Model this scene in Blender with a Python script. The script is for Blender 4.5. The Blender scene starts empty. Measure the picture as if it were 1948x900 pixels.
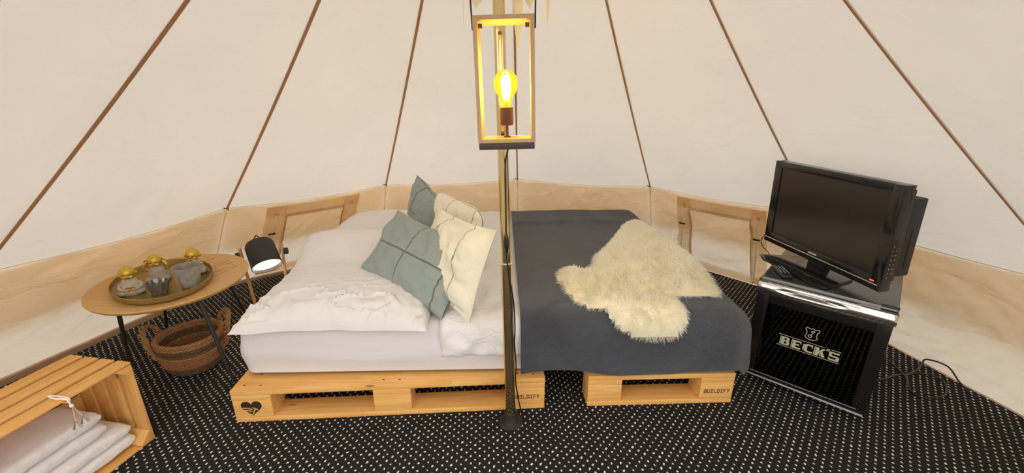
import bpy, bmesh, math, random
from mathutils import Vector, Matrix, noise, Euler
PI = math.pi
random.seed(7)
scene = bpy.context.scene
col = scene.collection

# ---------------------------------------------------------------- camera
FPX, TILT, CAMH = 796.0, 0.321, 1.196
cam_d = bpy.data.cameras.new('camera')
cam_d.sensor_fit = 'HORIZONTAL'; cam_d.sensor_width = 36.0
cam_d.lens = 36.0 * FPX / 1948.0
cam_d.clip_start = 0.02
cam = bpy.data.objects.new('camera', cam_d); col.objects.link(cam)
cam.location = (0, 0, CAMH); cam.rotation_euler = (PI / 2 - TILT, 0, 0)
scene.camera = cam

# ---------------------------------------------------------------- world: bright overcast sky
world = bpy.data.worlds.new('overcast_sky'); scene.world = world
world.use_nodes = True
bg = world.node_tree.nodes['Background']
bg.inputs[0].default_value = (1.0, 0.97, 0.93, 1); bg.inputs[1].default_value = 1.95
scene.view_settings.view_transform = 'Standard'
scene.view_settings.look = 'None'
scene.view_settings.exposure = 0.0
scene.view_settings.gamma = 1.0
scene.view_settings.use_curve_mapping = False
scene.cycles.diffuse_bounces = 12
scene.cycles.max_bounces = 16
scene.cycles.transparent_max_bounces = 16
scene.cycles.sample_clamp_indirect = 6.0

# ---------------------------------------------------------------- helpers
class MB:
    def __init__(s): s.v = []; s.f = []; s.uv = []
    def _add(s, vs, fs, uvs=None):
        o = len(s.v); s.v += [tuple(v) for v in vs]; s.f += [tuple(i + o for i in f) for f in fs]
        s.uv += uvs if uvs else [(0, 0)] * len(vs)
        return s
    def box(s, c, d, M=None):
        vs = [Vector((c[0] + d[0] * x / 2, c[1] + d[1] * y / 2, c[2] + d[2] * z / 2)) for x in (-1, 1) for y in (-1, 1) for z in (-1, 1)]
        if M: vs = [M @ v for v in vs]
        return s._add(vs, [(0, 1, 3, 2), (4, 6, 7, 5), (0, 4, 5, 1), (2, 3, 7, 6), (0, 2, 6, 4), (1, 5, 7, 3)])
    def tube(s, path, r, n=8, closed=False, cap=True, radii=None):
        P = [Vector(p) for p in path]; m = len(P); vs = []
        up = Vector((0.13, 0.21, 0.97)); prev = None
        for i, p in enumerate(P):
            if closed: t = (P[(i + 1) % m] - P[i - 1])
            else: t = (P[min(i + 1, m - 1)] - P[max(i - 1, 0)])
            t.normalize()
            if prev is None:
                a = t.cross(up)
                if a.length < 1e-3: a = t.cross(Vector((1, 0, 0)))
            else:
                a = prev - t * prev.dot(t)
            a.normalize(); prev = a; b = t.cross(a)
            rr = radii[i] if radii else r
            for k in range(n):
                q = 2 * PI * k / n
                vs.append(p + a * (rr * math.cos(q)) + b * (rr * math.sin(q)))
        fs = []
        for i in range(m if closed else m - 1):
            j = (i + 1) % m
            for k in range(n):
                l = (k + 1) % n
                fs.append((i * n + k, i * n + l, j * n + l, j * n + k))
        if cap and not closed:
            fs.append(tuple(range(n - 1, -1, -1))); fs.append(tuple((m - 1) * n + k for k in range(n)))
        return s._add(vs, fs)
    def lathe(s, prof, n=32, M=None, sx=1, sy=1, caps=True):
        vs = []
        for r, z in prof:
            for k in range(n):
                q = 2 * PI * k / n
                vs.append(Vector((r * math.cos(q) * sx, r * math.sin(q) * sy, z)))
        if M: vs = [M @ v for v in vs]
        fs = []
        for i in range(len(prof) - 1):
            for k in range(n):
                l = (k + 1) % n
                fs.append((i * n + k, i * n + l, (i + 1) * n + l, (i + 1) * n + k))
        if caps and prof[0][0] > 1e-5: fs.append(tuple(range(n - 1, -1, -1)))
        if caps and prof[-1][0] > 1e-5: fs.append(tuple((len(prof) - 1) * n + k for k in range(n)))
        return s._add(vs, fs)
    def grid(s, fn, nu, nv, flip=False, closeu=False):
        vs = []; uv = []
        for i in range(nu + 1):
            for j in range(nv + 1):
                u, v = i / nu, j / nv
                vs.append(Vector(fn(u, v))); uv.append((u, v))
        fs = []
        for i in range(nu):
            for j in range(nv):
                q = (i * (nv + 1) + j, (i + 1) * (nv + 1) + j, (i + 1) * (nv + 1) + j + 1, i * (nv + 1) + j + 1)
                fs.append(q[::-1] if flip else q)
        return s._add(vs, fs, uv)
    def prism(s, poly, z0, z1, M=None):
        n = len(poly)
        vs = [Vector((x, y, z0)) for x, y in poly] + [Vector((x, y, z1)) for x, y in poly]
        if M: vs = [M @ v for v in vs]
        fs = [tuple(range(n - 1, -1, -1)), tuple(range(n, 2 * n))]
        fs += [(i, (i + 1) % n, n + (i + 1) % n, n + i) for i in range(n)]
        return s._add(vs, fs)
    def sphere(s, c, r, nu=16, nv=10, M=None):
        R = r if hasattr(r, '__len__') else (r, r, r)
        vs = []; fs = []
        for j in range(nv + 1):
            th = PI * j / nv
            for i in range(nu):
                ph = 2 * PI * i / nu
                v = Vector((R[0] * math.sin(th) * math.cos(ph), R[1] * math.sin(th) * math.sin(ph), R[2] * math.cos(th)))
                if M: v = M @ v
                vs.append(v + Vector(c))
        for j in range(nv):
            for i in range(nu):
                l = (i + 1) % nu
                fs.append((j * nu + i, (j + 1) * nu + i, (j + 1) * nu + l, j * nu + l))
        return s._add(vs, fs)
    def mesh(s, name, mat, smooth=True, angle=40, bevel=0, seg=2, merge=False):
        me = bpy.data.meshes.new(name)
        me.from_pydata(s.v, [], s.f)
        uvl = me.uv_layers.new(name='UVMap')
        idx = [0] * len(me.loops); me.loops.foreach_get('vertex_index', idx)
        flat = []
        for i in idx: flat += [s.uv[i][0], s.uv[i][1]]
        uvl.data.foreach_set('uv', flat)
        if bevel or merge:
            bm = bmesh.new(); bm.from_mesh(me)
            if merge: bmesh.ops.remove_doubles(bm, verts=bm.verts, dist=1e-5)
            if bevel:
                es = [e for e in bm.edges if len(e.link_faces) == 2 and e.calc_face_angle(0) > 0.6]
                bmesh.ops.bevel(bm, geom=es, offset=bevel, segments=seg, affect='EDGES', profile=0.6, clamp_overlap=True)
            bm.to_mesh(me); bm.free()
        me.validate()
        if smooth:
            me.polygons.foreach_set('use_smooth', [True] * len(me.polygons))
            me.set_sharp_from_angle(angle=math.radians(angle))
        if mat: me.materials.append(mat)
        return me
    def build(s, name, mat, parent=None, loc=(0, 0, 0), rot=(0, 0, 0), **k):
        return link(name, s.mesh(name, mat, **k), parent, loc, rot)

def link(name, me, parent=None, loc=(0, 0, 0), rot=(0, 0, 0)):
    o = bpy.data.objects.new(name, me); col.objects.link(o)
    o.location = loc; o.rotation_euler = rot
    if parent: o.parent = parent
    return o
def tag(o, label, cat, group=None):
    o['label'] = label; o['category'] = cat
    if group: o['group'] = group
    return o
def thing(name, label, cat, loc=(0, 0, 0), rotz=0, group=None):
    o = bpy.data.objects.new(name, None); col.objects.link(o)
    o.location = loc; o.rotation_euler = (0, 0, rotz); o.empty_display_size = 0.05
    return tag(o, label, cat, group)
def struct(name, loc=(0, 0, 0), label=None):
    o = bpy.data.objects.new(name, None); col.objects.link(o); o.location = loc; o['kind'] = 'structure'
    if label: o['label'] = label
    return o
def nz(x, y=0, z=0, sc=1.0): return noise.noise(Vector((x * sc, y * sc, z * sc)))
def sstep(a, b, x):
    t = max(0, min(1, (x - a) / (b - a))); return t * t * (3 - 2 * t)
def catmull(pts, n=8, closed=False):
    P = [Vector(p) for p in pts]; out = []; m = len(P)
    for i in range(m if closed else m - 1):
        if closed: a, b, c, d = P[i - 1], P[i], P[(i + 1) % m], P[(i + 2) % m]
        else: a, b, c, d = P[max(i - 1, 0)], P[i], P[i + 1], P[min(i + 2, m - 1)]
        for k in range(n):
            t = k / n
            out.append(0.5 * ((2 * b) + (c - a) * t + (2 * a - 5 * b + 4 * c - d) * t * t + (3 * b - a - 3 * c + d) * t ** 3))
    if not closed: out.append(P[-1])
    return out

# ---------------------------------------------------------------- materials
def newmat(name):
    m = bpy.data.materials.new(name); m.use_nodes = True
    nt = m.node_tree; b = nt.nodes['Principled BSDF']; return m, nt, b
def N(nt, typ, **k):
    n = nt.nodes.new(typ)
    for a, v in k.items():
        if a.startswith('i_'):
            key = a[2:]; key = int(key) if key.isdigit() else key.replace('_', ' ')
            n.inputs[key].default_value = v
        else: setattr(n, a, v)
    return n
def math_n(nt, op, a, b=None, c=None):
    n = nt.nodes.new('ShaderNodeMath'); n.operation = op
    for i, x in enumerate((a, b, c)):
        if x is None: continue
        if isinstance(x, (int, float)): n.inputs[i].default_value = x
        else: nt.links.new(x, n.inputs[i])
    return n.outputs[0]
def mixc(nt, fac, a, b):
    n = nt.nodes.new('ShaderNodeMix'); n.data_type = 'RGBA'
    for i, x in ((0, fac), (6, a), (7, b)):
        if isinstance(x, (int, float)): n.inputs[i].default_value = x
        elif isinstance(x, tuple): n.inputs[i].default_value = (*x[:3], 1)
        else: nt.links.new(x, n.inputs[i])
    return n.outputs[2]
def rgb(r, g, b):
    f = lambda c: (c / 255 / 12.92) if c / 255 <= 0.04045 else ((c / 255 + 0.055) / 1.055) ** 2.4
    return (f(r), f(g), f(b))
def plain(name, c, rough=0.5, metal=0.0, var=0.0, vscale=20, bump=0.0, bscale=200, coat=0.0, spec=0.5, sheen=0.0, crease=0.0, cscale=6.0):
    m, nt, b = newmat(name)
    b.inputs['Base Color'].default_value = (*c, 1); b.inputs['Roughness'].default_value = rough; b.inputs['Metallic'].default_value = metal
    b.inputs['Specular IOR Level'].default_value = spec; b.inputs['Coat Weight'].default_value = coat
    b.inputs['Sheen Weight'].default_value = sheen
    if var or bump or crease:
        tc = N(nt, 'ShaderNodeTexCoord')
    if var:
        n1 = N(nt, 'ShaderNodeTexNoise', i_Scale=vscale, i_Detail=4.0); nt.links.new(tc.outputs['Object'], n1.inputs['Vector'])
        d = tuple(x * (1 - var) for x in c); e = tuple(min(1, x * (1 + var)) for x in c)
        nt.links.new(mixc(nt, n1.outputs[0], d, e), b.inputs['Base Color'])
    if bump:
        n2 = N(nt, 'ShaderNodeTexNoise', i_Scale=bscale, i_Detail=3.0); nt.links.new(tc.outputs['Object'], n2.inputs['Vector'])
        bp = N(nt, 'ShaderNodeBump', i_Strength=bump, i_Distance=0.002); nt.links.new(n2.outputs[0], bp.inputs['Height'])
        nt.links.new(bp.outputs[0], b.inputs['Normal'])
        if crease:
            mc = N(nt, 'ShaderNodeMapping'); mc.inputs['Rotation'].default_value = (0.2, 0.4, 0.7); mc.inputs['Scale'].default_value = (1.0, 2.2, 1.6); nt.links.new(tc.outputs['Object'], mc.inputs['Vector'])
            nc = N(nt, 'ShaderNodeTexNoise', i_Scale=cscale, i_Detail=4.0, i_Distortion=0.8); nt.links.new(mc.outputs[0], nc.inputs['Vector'])
            cr_ = math_n(nt, 'MINIMUM', math_n(nt, 'ABSOLUTE', math_n(nt, 'SUBTRACT', nc.outputs[0], 0.5)), 0.09)
            bc = N(nt, 'ShaderNodeBump', i_Strength=crease, i_Distance=0.05); nt.links.new(cr_, bc.inputs['Height']); nt.links.new(bc.outputs[0], bp.inputs['Normal'])
    return m
def wood(name, c1, c2, c3, axis=0, rough=0.55, fine=1.0, knots=True):
    m, nt, b = newmat(name)
    tc = N(nt, 'ShaderNodeTexCoord'); oi = N(nt, 'ShaderNodeObjectInfo')
    add = N(nt, 'ShaderNodeVectorMath', operation='ADD'); comb = N(nt, 'ShaderNodeCombineXYZ')
    r = math_n(nt, 'MULTIPLY', oi.outputs['Random'], 13.0)
    for i in range(3): nt.links.new(r, comb.inputs[i])
    nt.links.new(tc.outputs['Object'], add.inputs[0]); nt.links.new(comb.outputs[0], add.inputs[1])
    mp = N(nt, 'ShaderNodeMapping'); sc = [14.0 * fine, 14.0 * fine, 14.0 * fine]; sc[axis] = 1.1 * fine
    mp.inputs['Scale'].default_value = sc; nt.links.new(add.outputs[0], mp.inputs['Vector'])
    n1 = N(nt, 'ShaderNodeTexNoise', i_Scale=1.0, i_Detail=2.0, i_Distortion=0.6); nt.links.new(mp.outputs[0], n1.inputs['Vector'])
    rings = math_n(nt, 'FRACT', math_n(nt, 'MULTIPLY', n1.outputs[0], 7.0))
    n2 = N(nt, 'ShaderNodeTexNoise', i_Scale=6.0, i_Detail=3.0); nt.links.new(mp.outputs[0], n2.inputs['Vector'])
    base = mixc(nt, rings, c1, c2)
    fac = math_n(nt, 'MULTIPLY', n2.outputs[0], 0.6)
    colr = mixc(nt, fac, base, c3)
    if knots:
        mk = N(nt, 'ShaderNodeMapping'); s2 = [9.0, 9.0, 9.0]; s2[axis] = 3.0
        mk.inputs['Scale'].default_value = s2; nt.links.new(add.outputs[0], mk.inputs['Vector'])
        vo = N(nt, 'ShaderNodeTexVoronoi', i_Scale=1.0); nt.links.new(mk.outputs[0], vo.inputs['Vector'])
        kn = N(nt, 'ShaderNodeMapRange'); kn.inputs[1].default_value = 0.03; kn.inputs[2].default_value = 0.075; kn.inputs[3].default_value = 0.8; kn.inputs[4].default_value = 0.0
        nt.links.new(vo.outputs['Distance'], kn.inputs[0])
        colr = mixc(nt, kn.outputs[0], colr, tuple(x * 0.3 for x in c3))
    nt.links.new(colr, b.inputs['Base Color']); b.inputs['Roughness'].default_value = rough
    bp = N(nt, 'ShaderNodeBump', i_Strength=0.25, i_Distance=0.001); nt.links.new(n2.outputs[0], bp.inputs['Height']); nt.links.new(bp.outputs[0], b.inputs['Normal'])
    return m
def canvas(name, refl, trans, fac=0.5, fine=0.15, crease=0.0):
    m = bpy.data.materials.new(name); m.use_nodes = True; nt = m.node_tree
    nt.nodes.remove(nt.nodes['Principled BSDF'])
    out = nt.nodes['Material Output']
    tc = N(nt, 'ShaderNodeTexCoord')
    n1 = N(nt, 'ShaderNodeTexNoise', i_Scale=3.0, i_Detail=5.0); nt.links.new(tc.outputs['Object'], n1.inputs['Vector'])
    n2 = N(nt, 'ShaderNodeTexNoise', i_Scale=160.0, i_Detail=2.0); nt.links.new(tc.outputs['Object'], n2.inputs['Vector'])
    f = math_n(nt, 'ADD', math_n(nt, 'MULTIPLY', n1.outputs[0], 0.7), math_n(nt, 'MULTIPLY', n2.outputs[0], 0.3))
    ca = mixc(nt, f, tuple(x * 0.94 for x in refl), tuple(min(1, x * 1.05) for x in refl))
    cb = mixc(nt, f, tuple(x * 0.92 for x in trans), tuple(min(1, x * 1.07) for x in trans))
    mpc = N(nt, 'ShaderNodeMapping'); mpc.inputs['Rotation'].default_value = (0.3, 0.5, 0.6); mpc.inputs['Scale'].default_value = (3.2, 1.4, 4.2); nt.links.new(tc.outputs['Object'], mpc.inputs['Vector'])
    nc = N(nt, 'ShaderNodeTexNoise', i_Scale=1.6, i_Detail=3.0, i_Distortion=0.5); nt.links.new(mpc.outputs[0], nc.inputs['Vector'])
    cre = math_n(nt, 'ADD', math_n(nt, 'MINIMUM', math_n(nt, 'ABSOLUTE', math_n(nt, 'SUBTRACT', nc.outputs[0], 0.5)), 0.10), math_n(nt, 'MULTIPLY', nc.outputs[0], 0.7))
    bc = N(nt, 'ShaderNodeBump', i_Strength=crease, i_Distance=0.10); nt.links.new(cre, bc.inputs['Height'])
    bp = N(nt, 'ShaderNodeBump', i_Strength=fine, i_Distance=0.001); nt.links.new(n2.outputs[0], bp.inputs['Height']); nt.links.new(bc.outputs[0], bp.inputs['Normal'])
    d = N(nt, 'ShaderNodeBsdfDiffuse'); t = N(nt, 'ShaderNodeBsdfTranslucent'); mx = N(nt, 'ShaderNodeMixShader'); mx.inputs[0].default_value = fac
    nt.links.new(ca, d.inputs[0]); nt.links.new(cb, t.inputs[0]); nt.links.new(bp.outputs[0], d.inputs['Normal']); nt.links.new(bp.outputs[0], t.inputs['Normal'])
    nt.links.new(d.outputs[0], mx.inputs[1]); nt.links.new(t.outputs[0], mx.inputs[2]); nt.links.new(mx.outputs[0], out.inputs[0])
    return m
def emit(name, c, s):
    m = bpy.data.materials.new(name); m.use_nodes = True; nt = m.node_tree; nt.nodes.remove(nt.nodes['Principled BSDF'])
    e = N(nt, 'ShaderNodeEmission'); e.inputs[0].default_value = (*c, 1); e.inputs[1].default_value = s
    nt.links.new(e.outputs[0], nt.nodes['Material Output'].inputs[0]); return m
def glassy(name, tint, gloss=0.12, rough=0.02, extra=None, opacity=0.0, ocol=(0.5, 0.5, 0.5), mottle=False):
    # thin glass: tinted see-through with a clear reflection, optional frosted body
    m = bpy.data.materials.new(name); m.use_nodes = True; nt = m.node_tree; nt.nodes.remove(nt.nodes['Principled BSDF'])
    t = N(nt, 'ShaderNodeBsdfTransparent'); t.inputs[0].default_value = (*tint, 1)
    g = N(nt, 'ShaderNodeBsdfGlossy'); g.inputs['Roughness'].default_value = rough
    mx = N(nt, 'ShaderNodeMixShader'); fr = N(nt, 'ShaderNodeFresnel'); fr.inputs[0].default_value = 1.5
    nt.links.new(math_n(nt, 'ADD', fr.outputs[0], gloss), mx.inputs[0])
    nt.links.new(t.outputs[0], mx.inputs[1]); nt.links.new(g.outputs[0], mx.inputs[2]); last = mx.outputs[0]
    if opacity:
        d = N(nt, 'ShaderNodeBsdfDiffuse'); d.inputs[0].default_value = (*ocol, 1); m2 = N(nt, 'ShaderNodeMixShader'); m2.inputs[0].default_value = opacity
        nt.links.new(last, m2.inputs[1]); nt.links.new(d.outputs[0], m2.inputs[2]); last = m2.outputs[0]
        if mottle:
            tcm = N(nt, 'ShaderNodeTexCoord'); nm = N(nt, 'ShaderNodeTexNoise', i_Scale=45.0, i_Detail=5.0); nt.links.new(tcm.outputs['Object'], nm.inputs['Vector'])
            nt.links.new(mixc(nt, nm.outputs[0], tuple(x * 0.5 for x in ocol), tuple(min(1, x * 1.6) for x in ocol)), d.inputs[0])
    if extra:
        e = N(nt, 'ShaderNodeEmission'); e.inputs[0].default_value = (*extra[0], 1); e.inputs[1].default_value = extra[1]
        a = N(nt, 'ShaderNodeAddShader'); nt.links.new(last, a.inputs[0]); nt.links.new(e.outputs[0], a.inputs[1]); last = a.outputs[0]
    nt.links.new(last, nt.nodes['Material Output'].inputs[0]); return m

M = {}
M['roof'] = canvas('roof_canvas', (0.80, 0.745, 0.685), (0.80, 0.735, 0.665), 0.33, crease=0.22)
M['wall'] = canvas('wall_canvas', (0.80, 0.735, 0.65), (0.86, 0.75, 0.61), 0.36, crease=0.40)
M['sand'] = canvas('sand_canvas', (0.74, 0.54, 0.34), (0.92, 0.68, 0.38), 0.6)
M['trim'] = canvas('window_trim_canvas', (0.80, 0.64, 0.475), (0.98, 0.84, 0.64), 0.66, crease=0.4)
M['tape'] = canvas('seam_tape', (0.46, 0.265, 0.15), (0.56, 0.32, 0.17), 0.32)
M['tape_light'] = canvas('pale_tape', (0.62, 0.42, 0.28), (0.6, 0.42, 0.27), 0.3)
M['piping'] = plain('cream_piping', (0.85, 0.78, 0.66), 0.8)
M['groundsheet'] = plain('groundsheet', rgb(120, 88, 52), 0.7, var=0.25, vscale=9, bump=0.3, bscale=60)
M['black_plastic'] = plain('black_plastic', (0.012, 0.012, 0.012), 0.35)
M['matt_black'] = plain('matt_black', (0.022, 0.021, 0.020), 0.55)
M['gloss_black'] = plain('gloss_black', (0.010, 0.0095, 0.009), 0.12)
M['worktop'] = plain('worktop_black', (0.03, 0.028, 0.026), 0.20)
M['worktop'].node_tree.nodes['Principled BSDF'].inputs['IOR'].default_value = 2.2
M['dark_screen'] = plain('dark_screen', (0.018, 0.014, 0.011), 0.22, spec=0.6)
M['chrome'] = plain('chrome', (0.82, 0.80, 0.77), 0.10, 1.0)
M['pole_chrome'] = plain('pole_chrome', (0.72, 0.57, 0.31), 0.07, 1.0)  # gold tint puts the warm reflections into the chrome's colour
M['brass'] = plain('antique_brass', rgb(158, 134, 82), 0.40, 0.7, var=0.25, vscale=25, bump=0.15, bscale=120)
M['gold'] = plain('gold_paint', rgb(206, 168, 66), 0.36, 0.6, var=0.35, vscale=60, bump=0.25, bscale=180)
M['stone'] = plain('stone', rgb(176, 166, 146), 0.9, var=0.25, vscale=90, bump=0.6, bscale=260)
M['cream_cord'] = plain('cream_cord', (0.93, 0.87, 0.78), 0.85)
M['twine'] = plain('twine', (0.62, 0.47, 0.30), 0.9, var=0.2, vscale=150)
M['pine'] = wood('pine', rgb(248, 202, 126), rgb(238, 178, 96), rgb(206, 138, 64), 0)
M['crate_wood'] = wood('crate_wood', rgb(244, 198, 122), rgb(234, 176, 96), rgb(200, 136, 64), 0)
M['oak'] = wood('oak_veneer', rgb(220, 180, 118), rgb(210, 166, 102), rgb(190, 144, 84), 0, 0.45, 1.3, False)
M['lamp_wood'] = wood('lamp_wood', rgb(216, 172, 118), rgb(205, 156, 100), rgb(190, 140, 84), 2, 0.5, 2.0, False)
M['lantern_wood'] = wood('lantern_wood', rgb(206, 176, 138), rgb(194, 162, 122), rgb(168, 134, 98), 2, 0.5, 3.0, False)
M['ink'] = plain('black_ink', (0.02, 0.012, 0.008), 0.7)
M['sheet'] = plain('white_sheet', (0.70, 0.665, 0.665), 0.85, bump=0.12, bscale=500, sheen=0.1, crease=0.12, cscale=3.0)
M['pillowcase'] = plain('white_pillowcase', (0.78, 0.745, 0.72), 0.85, bump=0.12, bscale=450, sheen=0.1, crease=0.22, cscale=5.0)
M['duvet'] = plain('white_duvet', (0.80, 0.77, 0.745), 0.85, bump=0.15, bscale=400, sheen=0.1, crease=0.45, cscale=8.0)
M['towel'] = plain('white_towel', (0.86, 0.815, 0.80), 1.0, var=0.06, vscale=160, bump=1.0, bscale=420, sheen=0.3)
M['fleece'] = canvas('sheep_fleece', (1.0, 0.955, 0.86), (1.0, 0.94, 0.82), 0.4, 0)
M['hide'] = plain('sheep_hide', (0.99, 0.94, 0.82), 1.0)
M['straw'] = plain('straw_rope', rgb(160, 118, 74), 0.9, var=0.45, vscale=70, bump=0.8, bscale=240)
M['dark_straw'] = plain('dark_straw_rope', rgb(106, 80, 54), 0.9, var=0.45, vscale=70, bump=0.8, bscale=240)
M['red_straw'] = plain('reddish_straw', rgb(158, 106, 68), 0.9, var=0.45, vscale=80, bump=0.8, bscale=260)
M['bulb_glass'] = glassy('amber_bulb_glass', (1.0, 0.86, 0.30), 0.03, extra=((1.0, 0.62, 0.02), 0.32))
M['filament'] = emit('glowing_filament', (1.0, 0.84, 0.50), 45.0)
M['lamp_face'] = emit('lit_diffuser', (1.0, 0.86, 0.62), 7.0)
M['socket'] = plain('brown_socket', rgb(92, 58, 40), 0.45)
M['dark_glass'] = glassy('tinted_door_glass', (0.06, 0.058, 0.055), 0.0, 0.03)
M['clear_glass'] = glassy('smoked_glass', (0.62, 0.58, 0.54), 0.14, 0.06, opacity=0.14, ocol=(0.40, 0.37, 0.34))
M['frosted_glass'] = glassy('frosted_grey_glass', (0.55, 0.53, 0.50), 0.02, 0.25, opacity=0.72, ocol=(0.42, 0.375, 0.32), mottle=True)
M['crystal'] = glassy('crystal', (0.85, 0.82, 0.80), 0.15, 0.02)
M['silver_print'] = plain('silver_print', rgb(196, 188, 164), 0.4, 0.1)
M['silver'] = plain('silver_strip', (0.85, 0.83, 0.80), 0.25, 0.6)
M['led'] = emit('red_standby_light', (1.0, 0.10, 0.06), 2.0)
M['white_rubber'] = plain('pale_cable', (0.78, 0.70, 0.58), 0.5)
M['leaf'] = canvas('white_paper_leaf', (0.82, 0.79, 0.72), (0.8, 0.76, 0.66), 0.4)
M['fridge_inside'] = plain('fridge_inside', (0.05, 0.045, 0.04), 0.6)
M['earth'] = plain('dry_ground', (0.30, 0.27, 0.19), 0.95, var=0.3, vscale=2)

def carpet_material():
    m, nt, b = newmat('black_dotted_carpet')
    tc = N(nt, 'ShaderNodeTexCoord'); mp = N(nt, 'ShaderNodeMapping'); mp.inputs['Rotation'].default_value = (0, 0, math.radians(-4))
    nt.links.new(tc.outputs['Object'], mp.inputs['Vector'])
    nd = N(nt, 'ShaderNodeTexNoise', i_Scale=55.0, i_Detail=1.0); nt.links.new(mp.outputs[0], nd.inputs['Vector'])
    sep = N(nt, 'ShaderNodeSeparateXYZ'); nt.links.new(mp.outputs[0], sep.inputs[0])
    jx = math_n(nt, 'MULTIPLY', math_n(nt, 'SUBTRACT', nd.outputs[0], 0.5), 0.012)
    u = math_n(nt, 'DIVIDE', math_n(nt, 'ADD', sep.outputs[0], jx), 0.0323); v = math_n(nt, 'DIVIDE', math_n(nt, 'ADD', sep.outputs[1], jx), 0.0162)
    row = math_n(nt, 'FLOOR', v)
    u2 = math_n(nt, 'ADD', u, math_n(nt, 'MULTIPLY', math_n(nt, 'FLOORED_MODULO', row, 2.0), 0.5))
    fu = math_n(nt, 'MULTIPLY', math_n(nt, 'SUBTRACT', math_n(nt, 'FRACT', u2), 0.5), 0.0323)
    fv = math_n(nt, 'MULTIPLY', math_n(nt, 'SUBTRACT', math_n(nt, 'FRACT', v), 0.5), 0.0162)
    ex = math_n(nt, 'DIVIDE', fu, 0.0032); ey = math_n(nt, 'DIVIDE', fv, 0.0042)
    d = math_n(nt, 'ADD', math_n(nt, 'MULTIPLY', ex, ex), math_n(nt, 'MULTIPLY', ey, ey))
    n3 = N(nt, 'ShaderNodeTexNoise', i_Scale=380.0, i_Detail=2.0); nt.links.new(mp.outputs[0], n3.inputs['Vector'])
    d2 = math_n(nt, 'ADD', d, math_n(nt, 'MULTIPLY', math_n(nt, 'SUBTRACT', n3.outputs[0], 0.5), 1.3))
    dot = N(nt, 'ShaderNodeMapRange'); dot.inputs[1].default_value = 0.75; dot.inputs[2].default_value = 1.15; dot.inputs[3].default_value = 1.0; dot.inputs[4].default_value = 0.0
    nt.links.new(d2, dot.inputs[0])
    sp = N(nt, 'ShaderNodeMapRange'); sp.inputs[1].default_value = 0.42; sp.inputs[2].default_value = 0.75; nt.links.new(n3.outputs[0], sp.inputs[0])
    base = mixc(nt, sp.outputs[0], (0.007, 0.0066, 0.0062), (0.055, 0.050, 0.046))
    nt.links.new(mixc(nt, dot.outputs[0], base, (0.85, 0.80, 0.72)), b.inputs['Base Color'])
    b.inputs['Roughness'].default_value = 0.95; b.inputs['Specular IOR Level'].default_value = 0.15
    h = math_n(nt, 'ADD', n3.outputs[0], math_n(nt, 'MULTIPLY', dot.outputs[0], 0.5))
    bp = N(nt, 'ShaderNodeBump', i_Strength=0.8, i_Distance=0.002); nt.links.new(h, bp.inputs['Height']); nt.links.new(bp.outputs[0], b.inputs['Normal'])
    return m
M['carpet'] = carpet_material()

def linen(name, c, line, us, vs, w=0.006, sub=None):
    # woven linen with thin stripes at fixed places of the cushion cover (UV)
    m, nt, b = newmat(name)
    tc = N(nt, 'ShaderNodeTexCoord'); sep = N(nt, 'ShaderNodeSeparateXYZ'); nt.links.new(tc.outputs['UV'], sep.inputs[0])
    mp = N(nt, 'ShaderNodeMapping'); mp.inputs['Scale'].default_value = (260, 20, 1); nt.links.new(tc.outputs['UV'], mp.inputs['Vector'])
    mp2 = N(nt, 'ShaderNodeMapping'); mp2.inputs['Scale'].default_value = (20, 220, 1); nt.links.new(tc.outputs['UV'], mp2.inputs['Vector'])
    a = N(nt, 'ShaderNodeTexNoise', i_Scale=1.0, i_Detail=3.0); nt.links.new(mp.outputs[0], a.inputs['Vector'])
    a2 = N(nt, 'ShaderNodeTexNoise', i_Scale=1.0, i_Detail=3.0); nt.links.new(mp2.outputs[0], a2.inputs['Vector'])
    f = math_n(nt, 'MULTIPLY', math_n(nt, 'ADD', a.outputs[0], a2.outputs[0]), 0.5)
    base = mixc(nt, f, tuple(x * 0.78 for x in c), tuple(min(1, x * 1.2) for x in c))
    tot = None
    for comp, lst in ((0, us), (1, vs)):
        for p, ww in lst:
            d = math_n(nt, 'LESS_THAN', math_n(nt, 'ABSOLUTE', math_n(nt, 'SUBTRACT', sep.outputs[comp], p)), ww)
            tot = d if tot is None else math_n(nt, 'MAXIMUM', tot, d)
    if tot is not None:
        base = mixc(nt, math_n(nt, 'MULTIPLY', tot, math_n(nt, 'ADD', math_n(nt, 'MULTIPLY', a2.outputs[0], 0.6), 0.45)), base, line)
    nt.links.new(base, b.inputs['Base Color']); b.inputs['Roughness'].default_value = 0.9; b.inputs['Sheen Weight'].default_value = 0.15
    bp = N(nt, 'ShaderNodeBump', i_Strength=0.3, i_Distance=0.001); nt.links.new(f, bp.inputs['Height']); nt.links.new(bp.outputs[0], b.inputs['Normal'])
    return m
GREEN, BROWN, CREAM = rgb(146, 157, 152), rgb(92, 78, 66), rgb(246, 233, 212)
M['green_linen'] = linen('green_linen', GREEN, BROWN, [(0.47, 0.0055), (0.88, 0.008)], [(0.50, 0.012)])
M['green_linen_b'] = linen('green_linen_double_stripe', GREEN, BROWN, [(0.36, 0.012), (0.05, 0.005)], [(0.42, 0.005)])
M['cream_linen'] = linen('cream_linen', CREAM, rgb(70, 58, 48), [(0.33, 0.0048), (0.74, 0.0048)], [])
M['cream_linen_b'] = linen('cream_linen_curved', CREAM, rgb(70, 58, 48), [(0.45, 0.0048), (0.90, 0.0048)], [])

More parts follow.
